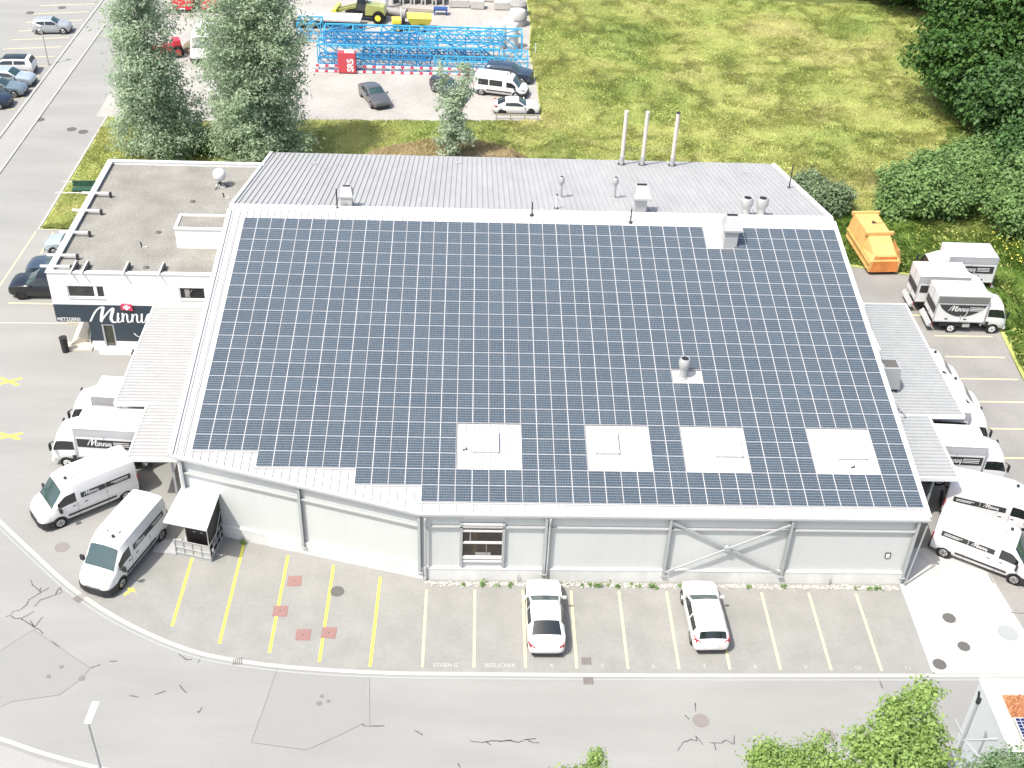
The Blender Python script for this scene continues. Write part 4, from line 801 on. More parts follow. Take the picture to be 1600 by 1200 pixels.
def car(name, label, paintm, kind, L, W, H, loc, rz, group=None, rim='rim', pano=False, lamp_w=.3):
    t = thing(name, label, 'car', loc, rz, group)
    st = ss(L, W, H, kind)
    if pano: st = [(*s[:8], 'pano', s[9]) if s[7] > 1.4 * H / 1.45 and s[8] == 'body' else s for s in st]
    parts(t, loft(st, 2), paintm, {})
    wy = W / 2 + .005; r = .33 if kind != 'suv' else .37
    for x in (-.60 * L / 2, .60 * L / 2 + .05):
        for s in (1, -1): wheel(t, x, s * wy, r, .22, rim)
    mirror(t, .33 * L / 2, W / 2 - .01, .98 * H / 1.45, paintm)
    for s in (1, -1):
        b = MB(); x = L / 2; b.hexa([(x - .30, s * W * .30, .60), (x - .08, s * W * .28, .60), (x - .10, s * W * .40, .60), (x - .30, s * W * .455, .60)][::s], [(x - .36, s * W * .30, .775 * H / 1.45), (x - .12, s * W * .28, .73 * H / 1.45), (x - .15, s * W * .41, .73 * H / 1.45), (x - .36, s * W * .46, .78 * H / 1.45)][::s]); b.build('headlight', 'lampc', t)
        b = MB(); x = -L / 2; z0, z1 = (.70, .86) if kind in ('sedan', 'coupe') else (.78, .98)
        b.hexa([(x + .14, s * W * .33, z0 + .06), (x + .0, s * W * .33, z0 + .06), (x + .06, s * W * .455, z0 + .04), (x + .34, s * W * .495, z0 + .06)][::-s], [(x + .18, s * W * .33, z1 + .0), (x + .02, s * W * .33, z1 - .01), (x + .08, s * W * .45, z1 + .06), (x + .42, s * W * .485, z1 + .09)][::-s]); b.build('tail_light', 'lampr', t)
    b = MB(); b.box(-L / 2 - .012, -L / 2 + .03, -.26, .26, .50, .61); b.build('number_plate', 'signw', t)
    b = MB(); b.box(-L / 2 - .02, -L / 2 + .1, -W * .40, W * .40, .24, .38); b.build('rear_bumper', 'trim', t); b = MB(); b.box(L / 2 - .14, L / 2 + .012, -W * .34, W * .34, .28, .46); b.build('grille', 'trim', t)
    return t
# two cars in the front row
car('white_saloon_car', 'white saloon car parked tail to the road in the front row, left of the hatchback', 'p_white', 'sedan', 4.72, 1.84, 1.44, (6.03, 2.98, 0), R(90.3), 'white cars in the front parking row')
car('white_hatchback_car', 'white hatchback parked in the front row, right of the saloon', 'p_white', 'hatch', 4.42, 1.82, 1.46, (14.12, 3.12, 0), R(91.6), 'white cars in the front parking row')
gU = 'cars in the upper left car park'
car('small_hatchback_car', 'small silver hatchback alone in the upper left car park', 'p_silver', 'hatch', 3.75, 1.68, 1.5, (-41.0, 82.6, 0), R(6), gU)
car('estate_car', 'white estate car with dark glass roof, rearmost of four at the left picture edge', 'p_white', 'suv', 4.6, 1.85, 1.58, (-41.9, 71.9, 0), R(183), gU, pano=True)
car('parked_car', 'pale silvery blue car, second from the back at the left picture edge', 'p_pale', 'hatch', 4.5, 1.82, 1.5, (-41.0, 69.1, 0), R(-4), gU)
car('parked_car', 'blue-grey saloon with silver wheels, third from the back at the left picture edge', 'p_mid', 'sedan', 4.7, 1.82, 1.45, (-41.2, 66.7, 0), R(2), gU)
car('parked_car', 'dark navy car nearest the viewer at the left picture edge', 'p_navy', 'hatch', 4.4, 1.82, 1.5, (-41.6, 64.1, 0), R(0), gU)
gO = 'cars beside the office'
car('parked_suv', 'glossy black off-roader beside the front corner of the office', 'p_black', 'suv', 4.75, 1.92, 1.68, (-27.3, 33.0, 0), R(181), gO, rim='rimd')
car('parked_car', 'dark blue car behind the black off-roader', 'p_slate', 'sedan', 4.5, 1.82, 1.45, (-27.15, 35.7, 0), R(181), gO)
car('parked_car', 'pale silver-blue car furthest back beside the office', 'p_pale', 'hatch', 4.1, 1.75, 1.5, (-27.0, 38.9, 0), R(181), gO)
gY = 'vehicles parked in the yard behind the hall'
car('parked_car', 'grey saloon parked alone at an angle on the gravel yard', 'p_grey', 'sedan', 4.6, 1.82, 1.46, (-7.1, 67.2, 0), R(-66), gY)
car('parked_car', 'dark grey car half hidden behind the thin tree', 'p_dark', 'hatch', 4.4, 1.82, 1.5, (-.3, 69.0, 0), R(-58), gY)
car('parked_suv', 'dark blue off-roader behind the white minibus', 'p_slate', 'suv', 4.7, 1.88, 1.65, (5.5, 73.0, 0), R(-12), gY)
car('white_coupe_car', 'white coupe with dark wheels at the corner of the yard by the meadow', 'p_white', 'coupe', 4.25, 1.8, 1.35, (6.05, 65.55, 0), R(0), gY, rim='rimd')
car('parked_car', 'white car behind the large bushy tree on the yard', 'p_white', 'hatch', 4.3, 1.8, 1.5, (-19.3, 76.2, 0), R(-90), gY)
# vans
def van(label, loc, rz, L=5.55, W=2.06, H=2.48, group='white delivery vans around the hall', logo=True, windows=False, cat='van', rim='rim', name='delivery_van'):
    t = thing(name, label, cat, loc, rz, group); k = L / 5.55; h = H / 2.48; w = W / 2
    def r(x, wf, zb_, zt, w5, z5, wr, zr, top='body', side='body'): return (x * k, wf * w, zb_, zt * h, w5 * w, z5 * h, wr * w, zr * h, top, side)
    sd = 'side' if windows else 'body'
    st = [r(-2.75, .93, .48, 1.35, .91, 2.0, .80, 2.40), r(-2.71, .985, .36, 1.35, .955, 2.05, .86, 2.47), r(-2.3, 1, .33, 1.35, .965, 2.08, .87, 2.5, 'body', sd), r(-1.2, 1, .33, 1.35, .97, 2.08, .875, 2.51, 'body', 'body'), r(-1.1, 1, .33, 1.35, .97, 2.08, .875, 2.51, 'body', sd), r(0.3, 1, .33, 1.35, .97, 2.06, .875, 2.5, 'body', 'body'),
          r(.72, 1, .33, 1.35, .965, 1.98, .86, 2.47, 'body', 'side'), r(1.22, .99, .33, 1.33, .945, 1.93, .80, 2.36, 'body', 'side'), r(1.34, .985, .33, 1.31, .94, 1.88, .77, 2.25, 'wind', 'side'), r(1.72, .975, .33, 1.27, .905, 1.55, .80, 1.78, 'wind', 'body'), r(2.05, .965, .33, 1.20, .90, 1.28, .84, 1.36),
          r(2.42, .92, .33, 1.03, .86, 1.12, .77, 1.19), r(2.62, .84, .34, .88, .77, .96, .68, 1.02), r(2.74, .72, .36, .74, .66, .80, .58, .86), r(2.80, .56, .40, .60, .50, .64, .44, .68)]
    parts(t, loft(st, 3), 'p_white', {'rear': 'glass'})
    for x in (-1.95 * k, 1.80 * k):
        for s in (1, -1): wheel(t, x, s * (w + .006), .35, .24, rim)
    b = MB(); b.prism([(1.98 * k, -1.01 * w), (2.45 * k, -.98 * w), (2.70 * k, -.86 * w), (2.86 * k, -.5 * w), (2.86 * k, .5 * w), (2.70 * k, .86 * w), (2.45 * k, .98 * w), (1.98 * k, 1.01 * w)][0:8], .24, .62); b.build('front_bumper', 'trim', t)
    b = MB(); b.box(2.70 * k, 2.80 * k, -.42 * w, .42 * w, .60, .74); b.build('grille', 'lampc', t)
    b = MB(); b.box(-2.84 * k, -2.70 * k, -.9 * w, .9 * w, .34, .52); b.build('rear_bumper', 'trim', t)
    b = MB(); b.box(-2.775 * k, -2.74 * k, -.72 * w, -.06, 1.45 * h, 2.05 * h); b.box(-2.775 * k, -2.74 * k, .06, .72 * w, 1.45 * h, 2.05 * h); b.build('rear_window', 'glass', t)
    for s in (1, -1):
        b = MB()
        for x in (-.95, .70): b.box(x * k, (x + .012) * k, s * (w + .004) - .012, s * (w + .004) + .012, .42, 1.30 * h)
        b.box(1.55 * k, 1.562 * k, s * (w - .01) - .012, s * (w - .01) + .012, .85, 1.25 * h); b.build('door_seam', 'trim', t)
        b = MB(); b.box(-1.4 * k, 1.3 * k, s * (w + .02) - .018, s * (w + .02) + .018, .60, .70); b.build('side_moulding', 'trim', t)
        b = MB(); b.hexa([(2.25 * k, s * .80 * w, .78), (2.66 * k, s * .66 * w, .74), (2.60 * k, s * .80 * w, .74), (2.3 * k, s * .95 * w, .8)][::s], [(2.2 * k, s * .82 * w, 1.06), (2.56 * k, s * .68 * w, 1.0), (2.5 * k, s * .84 * w, .98), (2.2 * k, s * .94 * w, 1.06)][::s]); b.build('headlight', 'lampc', t)
        b = MB(); b.box(-2.78 * k, -2.70 * k, s * .93 * w - .05, s * .93 * w + .05, 1.0 * h, 1.5 * h); b.build('tail_light', 'lampr', t)
        b = MB(); b.bar((1.75 * k, s * (w - .06), 1.25 * h), (1.72 * k, s * (w + .14), 1.32 * h), .05, .05); b.box(1.64 * k, 1.76 * k, min(s * (w + .08), s * (w + .30)), max(s * (w + .08), s * (w + .30)), 1.18 * h, 1.48 * h); b.build('wing_mirror', 'trim', t)
        b = MB(); b.box(.15 * k, .33 * k, s * (w + .012) - .012, s * (w + .012) + .012, 1.12 * h, 1.16 * h); b.box(.82 * k, .98 * k, s * (w + .004) - .012, s * (w + .004) + .012, 1.12 * h, 1.16 * h); b.build('door_handle', 'trim', t)
        if logo:
            b = MB(); y = s * w * 1.0
            for x0, x1 in ((-2.35, -.95), (-.92, .45)):
                b.hexa([(x0 * k, y - s * .03, 1.47 * h), (x1 * k, y - s * .03, 1.47 * h), (x1 * k, y + s * .006, 1.47 * h), (x0 * k, y + s * .006, 1.47 * h)][::-s], [(x0 * k, y - s * .05, 1.80 * h), (x1 * k, y - s * .05, 1.80 * h), (x1 * k, y - s * .010, 1.80 * h), (x0 * k, y - s * .010, 1.80 * h)][::-s])
            o = b.build('lettered_stripe', 'decal', t); b = MB()
            script(b, (-.75 if s < 0 else .30), 1.56 * h, (.16 if s < 0 else -.16), .24, .045, lambda u, v, e: (u * k, y + s * (.012 + e * .5) - s * (v - 1.47 * h) * .05, v)); b.build('script_logo', 'signw', o)
            for q in range(2): b = MB(); b.box((-2.2) * k, (-1.25 - .15 * q) * k, y + s * .006 - .004, y + s * .006 + .004, (1.66 - .09 * q) * h, (1.69 - .09 * q) * h); b.build('lettering_line', 'signw', o)
    for x, y in ((.85, .25), (.55, -.2)):
        b = MB(); b.tube((x * k, y, 2.5 * h), (x * k, y, 2.60 * h), .085, n=10); b.build('roof_vent', 'trim', t)
    b = MB(); b.hexa([(.35 * k, -.42, 2.5 * h), (.62 * k, -.42, 2.5 * h), (.62 * k, .42, 2.5 * h), (.35 * k, .42, 2.5 * h)], [(.37 * k, -.4, 2.60 * h), (.60 * k, -.4, 2.64 * h), (.60 * k, .4, 2.64 * h), (.37 * k, .4, 2.60 * h)]); b.build('roof_hatch', 'foil', t)
    return t
def fwd(front, ang, d): return (front[0] - math.cos(ang) * d, front[1] - math.sin(ang) * d)
vA = R(217); van('white delivery van with a lettered side stripe, furthest left on the forecourt', (-19.0, 11.35, 0), vA)
vB = R(250.5); van('white delivery van nose-down at the kerb beside the shelter', (-15.85, 7.1, 0), vB)
van('white delivery van nearest the right front corner of the hall', (30.15, 7.75, 0), R(-32), rim='rim')
van('white delivery van behind the nearest one on the right, its tail at the canopy corner', (31.7, 11.05, 0), R(-20))
van('white van with only its nose showing past the right canopy, rearmost', (31.05, 23.75, 0), R(-4))
van('white van nose past the right canopy, between the rearmost van and a truck cab', (31.45, 20.9, 0), R(-4))
van('white van with a lettered side behind the leafy trees of the yard', (-24.7, 77.6, 0), R(-88), logo=False, group=gY)
van('white minibus with side windows beside the white coupe', (4.75, 69.6, 0), R(-14), 5.0, 1.95, 2.0, gY, logo=False, windows=True, cat='minibus', name='minibus')
# box trucks
M['strip_dark'] = mat('grey_strip', (.16, .16, .155), .5); M['strip_pale'] = mat('pale_grey_strip', (.40, .40, .41), .4)
def truck(label, loc, rz, group='white box trucks around the hall', style='oval', ladder=False, cab_side=1):
    t = thing('box_truck', label, 'truck', loc, rz, group)
    b = MB(); b.box(-2.5, 1.9, -.42, .42, .50, .74); b.box(-2.2, -.2, -.95, .95, .55, .80); b.build('chassis', 'trim', t)
    b = MB(); b.box(-2.75, .78, -1.03, 1.03, .98, 3.02); box = b.build('cargo_box', 'p_white', t, bevel=.02)
    b = MB()
    for s in (1, -1):
        b.box(-2.76, .79, s * 1.035 - .02, s * 1.035 + .02, .94, 1.03); b.box(-2.76, .79, s * 1.035 - .018, s * 1.035 + .018, 2.96, 3.03)
        for x in (-2.75, -.9, .77): b.box(x - .025, x + .025, s * 1.036 - .012, s * 1.036 + .012, 1.03, 2.96)
    for y in (-1.02, 0, 1.02): b.box(-2.785, -2.75, y - .03, y + .03, .98, 3.0)
    b.build('box_edging', 'zinc', box)
    for s in (1, -1):
        y = s * 1.052; b = MB()
        if style == 'oval':
            n = 16; pts = [(-2.6 + 3.3 * k / n, 2.35) for k in range(n + 1)] + [(.7 - 3.3 * k / n, 2.35 - .95 * math.sin(math.pi * (k) / n) ** .7) for k in range(1, n)]
        else: pts = [(-2.6, 1.72), (.68, 1.72), (.68, 2.3), (-2.6, 2.3)]
        b.add([(u, y, v) for u, v in pts], [tuple(range(len(pts)))[::-s]]); o = b.build('lettered_panel', 'decal', box)
        b = MB(); b.box(-2.72, .74, y - .012 if s > 0 else y, y if s > 0 else y + .012, 2.45 if style == 'oval' else 2.5, 2.94); b.build('grey_top_strip', 'strip_dark' if style == 'oval' else 'strip_pale', box)
        b = MB(); script(b, (-1.9 if s < 0 else .1), (1.85 if style == 'oval' else 1.88), (.27 if s < 0 else -.27), .42, .075, lambda u, v, e: (u, y + s * (.006 + e * .5), v)); b.build('script_logo', 'signw', o)
        for q in range(3): b = MB(); b.box(-.45 if s < 0 else -2.3, .5 if s < 0 else -1.4, y + s * .004 - .002, y + s * .004 + .002, 2.12 - .12 * q, 2.16 - .12 * q); b.build('lettering_line', 'signw', o)
        b = MB(); b.box(-2.0, -1.8, y - .01, y + .01, 1.16, 1.24); b.box(-.7, -.5, y - .01, y + .01, 1.16, 1.24); b.build('box_latch', 'trim', box)
    b = MB(); b.add([(-2.79, -.9, 1.5), (-2.79, .9, 1.5), (-2.79, .9, 2.1), (-2.79, -.9, 2.1)], [(0, 3, 2, 1)]); b.build('lettered_rear_panel', 'decal', box)
    w = .95
    def r(x, wf, zb_, zt, w5, z5, wr, zr, top='body', side='body'): return (x, wf * w, zb_, zt, w5 * w, z5, wr * w, zr, top, side)
    st = [r(.90, .92, .62, 1.35, .92, 1.95, .86, 2.28), r(.98, .99, .62, 1.35, .95, 1.95, .86, 2.34, 'body', 'side'), r(1.55, 1, .60, 1.33, .94, 1.95, .84, 2.33, 'body', 'side'), r(1.95, 1, .45, 1.30, .93, 1.90, .82, 2.24, 'wind', 'side'), r(2.22, .97, .42, 1.22, .92, 1.38, .88, 1.50), r(2.36, .92, .42, 1.0, .88, 1.1, .84, 1.18), r(2.42, .84, .45, .7, .8, .74, .76, .78)]
    parts(t, loft(st, 3), 'p_white', {'wind': 'glass'})
    b = MB(); b.hexa([(.82, -.7, 2.2), (1.6, -.75, 2.3), (1.6, .75, 2.3), (.82, .7, 2.2)], [(.82, -.6, 2.62), (1.15, -.65, 2.55), (1.15, .65, 2.55), (.82, .6, 2.62)]); b.build('roof_deflector', 'p_white', t, bevel=.03)
    b = MB(); b.box(2.30, 2.47, -.85, .85, .36, .58); b.build('front_bumper', 'p_white', t)
    for s in (1, -1):
        wheel(t, 1.55, s * .96, .36, .24, 'rimw'); wheel(t, -1.35, s * .98, .36, .42, 'rimw', arch=False)
        b = MB(); b.box(.95, 1.15, min(s * .6, s * .97), max(s * .6, s * .97), .62, 1.0); b.build('mudguard', 'trim', t)
        b = MB(); b.bar((2.1, s * .9, 1.9), (2.25, s * 1.16, 1.9), .04, .04); b.box(2.2, 2.28, min(s * 1.05, s * 1.24), max(s * 1.05, s * 1.24), 1.45, 1.9); b.build('wing_mirror', 'trim', t)
        b = MB(); b.box(2.38, 2.45, min(s * .5, s * .8), max(s * .5, s * .8), .7, .84); b.build('headlight', 'lampc', t)
        b = MB(); b.box(-2.78, -2.72, min(s * .7, s * .98), max(s * .7, s * .98), .62, .74); b.build('tail_light', 'lampr', t)
    b = MB(); b.hexa([(-3.05, -.95, .50), (-2.80, -.95, .44), (-2.80, .95, .44), (-3.05, .95, .50)], [(-3.05, -.95, .56), (-2.80, -.95, .82), (-2.80, .95, .82), (-3.05, .95, .56)]); b.build('tail_lift', 'zinc', t)
    b = MB(); b.box(.60, .74, -.95, -.55, .62, .88); b.box(-.6, -.1, -.98, -.6, .5, .78); b.build('side_tank', 'zinc', t)
    for x, y in ((1.35, .3), (1.35, -.35)):
        b = MB(); b.tube((x, y, 2.33), (x, y, 2.40), .05, n=8); b.build('roof_vent', 'trim', t)
    return t
truck('white box truck with a rounded charcoal side panel, nearest of the three by the grass', (36.75, 30.95, 0), R(-1))
truck('white box truck in the middle of the three by the grass on the right', (36.2, 33.45, 0), R(-1), style='band')
truck('white box truck facing the hall, rearmost of the three by the grass', (37.2, 36.3, 0), R(179), style='band')
truck('white box truck jutting out from under the left canopy, behind the van furthest left', (-19.2, 15.25, 0), R(176), style='band')
truck('white box truck mostly hidden under the left canopy, the rear one of the pair', (-18.95, 18.2, 0), R(176), style='band')
truck('white box truck parked against the step of the right canopy', (31.0, 14.75, 0), R(-3), style='band')
truck('white truck cab showing beyond the corner of the right canopy', (31.1, 18.0, 0), R(-4), style='band')
# red lorries in the yard
def redtruck(label, loc, rz):
    t = thing('red_lorry', label, 'lorry', loc, rz, gY)
    b = MB(); b.box(-3.2, 2.0, -.5, .5, .5, .8); b.build('chassis', 'trim', t); b = MB(); b.box(-3.3, .6, -1.2, 1.2, .95, 1.9); b.build('tipper_body', 'p_red', t); b = MB(); b.box(-3.15, .45, -1.05, 1.05, 1.901, 1.91); b.build('load', 'pipe_g', t)
    w = 1.12
    def r(x, wf, zb_, zt, w5, z5, wr, zr, top='body', side='body'): return (x, wf * w, zb_, zt, w5 * w, z5, wr * w, zr, top, side)
    st = [r(.8, .96, .6, 1.6, .96, 2.3, .9, 2.7), r(.9, 1, .6, 1.6, .97, 2.3, .92, 2.75, 'body', 'side'), r(2.0, 1, .5, 1.6, .95, 2.25, .9, 2.7, 'wind', 'body'), r(2.35, .98, .45, 1.4, .94, 1.5, .9, 1.62), r(2.5, .92, .45, 1.0, .9, 1.1, .86, 1.2)]
    parts(t, loft(st, 2), 'p_red', {'wind': 'glass'})
    b = MB(); b.box(2.45, 2.6, -1.0, 1.0, .4, .62); b.build('front_bumper', 'p_red', t); b = MB(); b.box(2.5, 2.56, -.9, -.55, .75, .95); b.box(2.5, 2.56, .55, .9, .75, .95); b.build('headlight', 'lampc', t)
    b = MB(); b.box(2.6, 2.62, -.28, .28, .44, .56); b.build('number_plate', 'signw', t)
    for s in (1, -1): wheel(t, 1.5, s * 1.1, .48, .3, 'rim'); wheel(t, -2.0, s * 1.1, .48, .45, 'rim', arch=False)
redtruck('red lorry facing the viewer at the top edge, left of the other red one', (-29.2, 91.6, 0), R(-88)); redtruck('red lorry facing the viewer at the top edge beside the bushy tree', (-26.2, 91.9, 0), R(-88))
# ================================================================== ORANGE COMPACTOR
t = thing('waste_container', 'orange enclosed waste container on the paving edge beside the long grass', 'container', (32.55, 40.2, 0), R(4)); b = MB()
w = 1.15
b.hexa([(-w, -2.6, .25), (w, -2.6, .25), (w, 2.7, .25), (-w, 2.7, .25)], [(-w, -2.6, 1.15), (w, -2.6, 1.15), (w, 2.7, 1.15), (-w, 2.7, 1.15)])
b.hexa([(-w, -.5, 1.15), (w, -.5, 1.15), (w, 2.7, 1.15), (-w, 2.7, 1.15)], [(-w * .78, -.5, 2.35), (w * .78, -.5, 2.35), (w * .78, 2.7, 2.35), (-w * .78, 2.7, 2.35)])
b.hexa([(-w, -2.6, 1.15), (w, -2.6, 1.15), (w, -.5, 1.15), (-w, -.5, 1.15)], [(-w * .72, -2.3, 1.55), (w * .72, -2.3, 1.55), (w * .72, -.5, 2.25), (-w * .72, -.5, 2.25)])
b.build('body', 'skip', t, bevel=.03)
b = MB(); b.add([(-w * .9, -2.61, .3), (w * .9, -2.61, .3), (w * .74, -2.50, 1.5), (-w * .74, -2.50, 1.5)], [(0, 1, 2, 3)]); b.hexa([(-w * .9, -2.68, .3), (w * .9, -2.68, .3), (w * .9, -2.6, .3), (-w * .9, -2.6, .3)], [(-w * .8, -2.62, 1.15), (w * .8, -2.62, 1.15), (w * .8, -2.5, 1.15), (-w * .8, -2.5, 1.15)]); b.build('front_flap', 'skipflap', t)
for y in (-.62, 2.55): b = MB(); b.box(-w * .95, w * .95, y, y + .22, 2.22, 2.5); b.build('lid_rim', 'skip', t, bevel=.03)
b = MB()
for s in (1, -1):
    b.bar((s * (w + .04), -2.5, .95), (s * (w + .04), 2.7, 1.0), .10, .14); b.bar((s * (w + .04), -2.4, .45), (s * (w + .04), 2.6, .45), .08, .12)
    for y in (-2.0, -.6, .8, 2.2): b.bar((s * (w + .03), y, .3), (s * (w + .03), y, 1.1), .08, .08)
    for y in (-.4, .9, 2.5): b.bar((s * w * .98, y, 1.15), (s * w * .79, y, 2.33), .09, .09)
b.build('side_ribs', 'skip', t)
b = MB(); b.hexa([(w * 1.02, -2.2, .9), (w * 1.25, -2.0, .9), (w * 1.25, -.9, .9), (w * 1.02, -.7, .9)], [(w * .95, -2.0, 1.7), (w * 1.15, -1.8, 1.6), (w * 1.15, -1.1, 1.6), (w * .95, -.8, 2.1)]); b.build('side_guard', 'skip', t)
b = MB(); b.box(-.9, .9, -2.4, 2.4, 0.02, .25); b.build('skid_frame', 'dark', t)
b = MB()
b.add([(-.1, 1.0, 2.356), (.4, 1.0, 2.356), (.15, 1.5, 2.356)], [(0, 1, 2)]); b.box(.45, .8, 1.05, 1.12, 2.352, 2.357)
b.add([(0 + x, -1.75 + y, 1.742 + (y) * .39) for x, y in ((-.25, .2), (.25, .26), (.2, .12), (.0, .12), (.05, -.12), (-.1, -.1), (-.08, .08))], [(0, 1, 2, 3, 4, 5, 6)]); b.build('stencil', 'brown', t)

# ================================================================== YARD BEHIND
GC = 'blue lattice crane sections lying in the yard'
def crane_section(label, x0, x1, y, z0, w, h, m='crane', bay=None, r=.10, rz=0):
    L = x1 - x0; t = thing('crane_section', label, 'crane section', (x0, y, z0), rz, GC); bay = bay or h * 1.2; n = max(2, round(L / bay)); s = L / n
    for yy in (-w / 2, w / 2):
        for zz in (0, h): b = MB(); b.bar((0, yy, zz), (L, yy, zz), r, r); b.build('chord', m, t)
    b = MB()
    for k in range(n + 1):
        for yy in (-w / 2, w / 2): b.bar((k * s, yy, 0), (k * s, yy, h), r * .7, r * .7)
        b.bar((k * s, -w / 2, h), (k * s, w / 2, h), r * .7, r * .7); b.bar((k * s, -w / 2, 0), (k * s, w / 2, 0), r * .7, r * .7)
    for k in range(n):
        for yy in (-w / 2, w / 2): b.bar((k * s, yy, h), ((k + 1) * s, yy, 0), r * .8, r * .8)
        b.bar((k * s, -w / 2, h), ((k + 1) * s, w / 2, h), r * .6, r * .6)
    b.build('lattice', m, t); return t
crane_section('tall blue lattice section standing along the back of the crane pile', -12.9, 6.9, 79.4, 0, 2.0, 2.4, bay=2.9, r=.14)
crane_section('long blue lattice section in front of the tall one', -13.3, 4.6, 76.9, 0, 1.7, 1.9, bay=2.6, r=.13)
crane_section('low deep blue section at the front of the pile behind the striped boards', -13.0, -2.2, 75.1, .0, 1.3, 1.2, 'crane2', bay=1.3)
crane_section('low blue section at the front right of the pile', -1.8, 5.2, 75.0, .0, 1.3, 1.2, 'crane', bay=1.2)
crane_section('deep blue section stacked inside the pile on the left', -12.6, -3.4, 77.0, 1.95, 1.1, .8, 'crane2', bay=1.0)
crane_section('blue section stacked on the right of the pile', -2.6, 5.0, 77.6, 2.0, 1.2, .9, 'crane', bay=1.0)
crane_section('deep blue section on the ground between the two tall ones', -9, 3.5, 78.1, 0.0, 1.0, .9, 'crane2', bay=.9)
crane_section('blue end frame at the right end of the crane pile', 4.9, 7.4, 76.0, 0, 2.2, 1.4, bay=1.2)
crane_section('short blue section at the far left of the pile by the bushy tree', -16.0, -13.6, 83.0, 0, 2.0, 1.8, bay=1.2, r=.14)
crane_section('blue boxed frame behind the left end of the pile', -12.4, -9.2, 81.6, 0, 1.6, 1.7, 'crane2', bay=1.0)
crane_section('blue frame lying beyond the middle of the pile', -6.5, -2.5, 82.1, 0, 1.2, 1.3, 'crane', bay=1.3)
for k, (y, z, l) in enumerate(((74.35, .35, 'upper'), (73.75, .05, 'lower'))):
    b = MB()
    x = -13.9
    for q in range(38): l_ = (.58, .34)[q % 2]; b.box(x, x + l_, y - .05, y + .03, z, z + .2, q % 2); x += l_
    o = b.build('striped_barrier', ['signw', 'signred']); tag(o, 'red and white striped barrier along the front of the crane pile, %s one' % l, 'barrier', 'striped boards before the crane pile')
t = thing('red_cabinet', 'red cabinet with white lettering standing in front of the blue crane pile', 'cabinet', (-10.2, 73.9, 0)); b = MB(); b.box(-.85, .85, -.45, .45, .1, 2.1); b.build('body', 'red', t, bevel=.04); b = MB(); b.box(-.8, .8, -.4, .4, 0, .1); b.build('feet', 'dark', t)
b = MB(); b.box(-.8, .1, .3, .42, 2.105, 2.14); b.box(-.2, .7, -.4, .38, 2.105, 2.13); b.build('white_top', 'signw', t); b = MB()
text('lettering', 'SRS', .85, (.62, -.455, .25), (R(90), R(-90), 0), 'signw', t, bold=.02, extrude=.003)
# loader
def bigwheel(p, x, y, r, w, rim='p_yellow'):
    s = 1 if y > 0 else -1; b = MB(); b.tube((x, y - s * w, r), (x, y, r), r, n=18); o = b.build('wheel', 'tyre', p, smooth=40); b = MB(); b.tube((x, y, r), (x, y + s * .03, r), r * .5, n=14); b.build('rim', rim, o)
t = thing('wheel_loader', 'yellow-green wheel loader with a raised yellow bucket behind the crane pile', 'wheel loader', (-9.9, 88.6, 0), R(172))
b = MB(); b.hexa([(-2.6, -.7, .8), (-.4, -.7, .7), (-.4, .7, .7), (-2.6, .7, .8)], [(-2.5, -.6, 1.7), (-.5, -.6, 1.9), (-.5, .6, 1.9), (-2.5, .6, 1.7)]); b.build('engine_hood', 'p_olive', t, bevel=.05); b = MB(); b.box(-2.6, 1.8, -.45, .45, .5, .9); b.build('chassis', 'dark', t)
b = MB(); b.hexa([(-.6, -.65, .9), (.6, -.65, .9), (.6, .65, .9), (-.6, .65, .9)], [(-.5, -.58, 2.5), (.35, -.58, 2.5), (.35, .58, 2.5), (-.5, .58, 2.5)]); b.build('cab', 'glass', t); b = MB(); b.box(-.65, .55, -.7, .7, 2.5, 2.65); b.build('cab_roof', 'foil', t, bevel=.04)
b = MB(); b.bar((.6, -.35, 1.5), (2.6, -.35, .9), .18, .3); b.bar((.6, .35, 1.5), (2.6, .35, .9), .18, .3); b.build('loader_arms', 'p_olive', t)
b = MB(); b.hexa([(2.5, -1.2, .2), (3.6, -1.2, .2), (3.6, 1.2, .2), (2.5, 1.2, .2)], [(2.6, -1.2, 1.3), (3.0, -1.2, 1.2), (3.0, 1.2, 1.2), (2.6, 1.2, 1.3)]); b.build('bucket', 'p_yellow', t)
for x in (-1.9, 1.1):
    for s in (1, -1): bigwheel(t, x, s * 1.1, .65, .45)
t = thing('dumper', 'small yellow site dumper with a tipping skip behind the crane pile', 'dumper', (-4.6, 85.8, 0), R(5)); b = MB(); b.hexa([(.0, -.7, .8), (1.9, -.7, .8), (1.9, .7, .8), (.0, .7, .8)], [(-.4, -.95, 1.6), (2.2, -.95, 1.5), (2.2, .95, 1.5), (-.4, .95, 1.6)]); b.build('skip_body', 'p_yellow', t)
b = MB(); b.box(-1.9, 1.7, -.4, .4, .4, .8); b.build('chassis', 'dark', t); b = MB(); b.box(-2.0, -1.0, -.6, .6, .8, 1.3); b.build('engine_cover', 'p_yellow', t, bevel=.08); b = MB(); b.box(-.95, -.6, -.3, .3, .8, 1.2); b.box(-1.0, -.92, -.3, .3, 1.2, 1.6); b.build('seat', 'trim', t)
b = MB(); b.path([(-1.0, -.5, .9), (-1.0, -.5, 2.3), (-1.0, .5, 2.3), (-1.0, .5, .9)], .04); b.build('roll_bar', 'foil', t)
for x in (-1.4, 1.1):
    for s in (1, -1): bigwheel(t, x, s * .85, .42, .32, 'p_yellow')
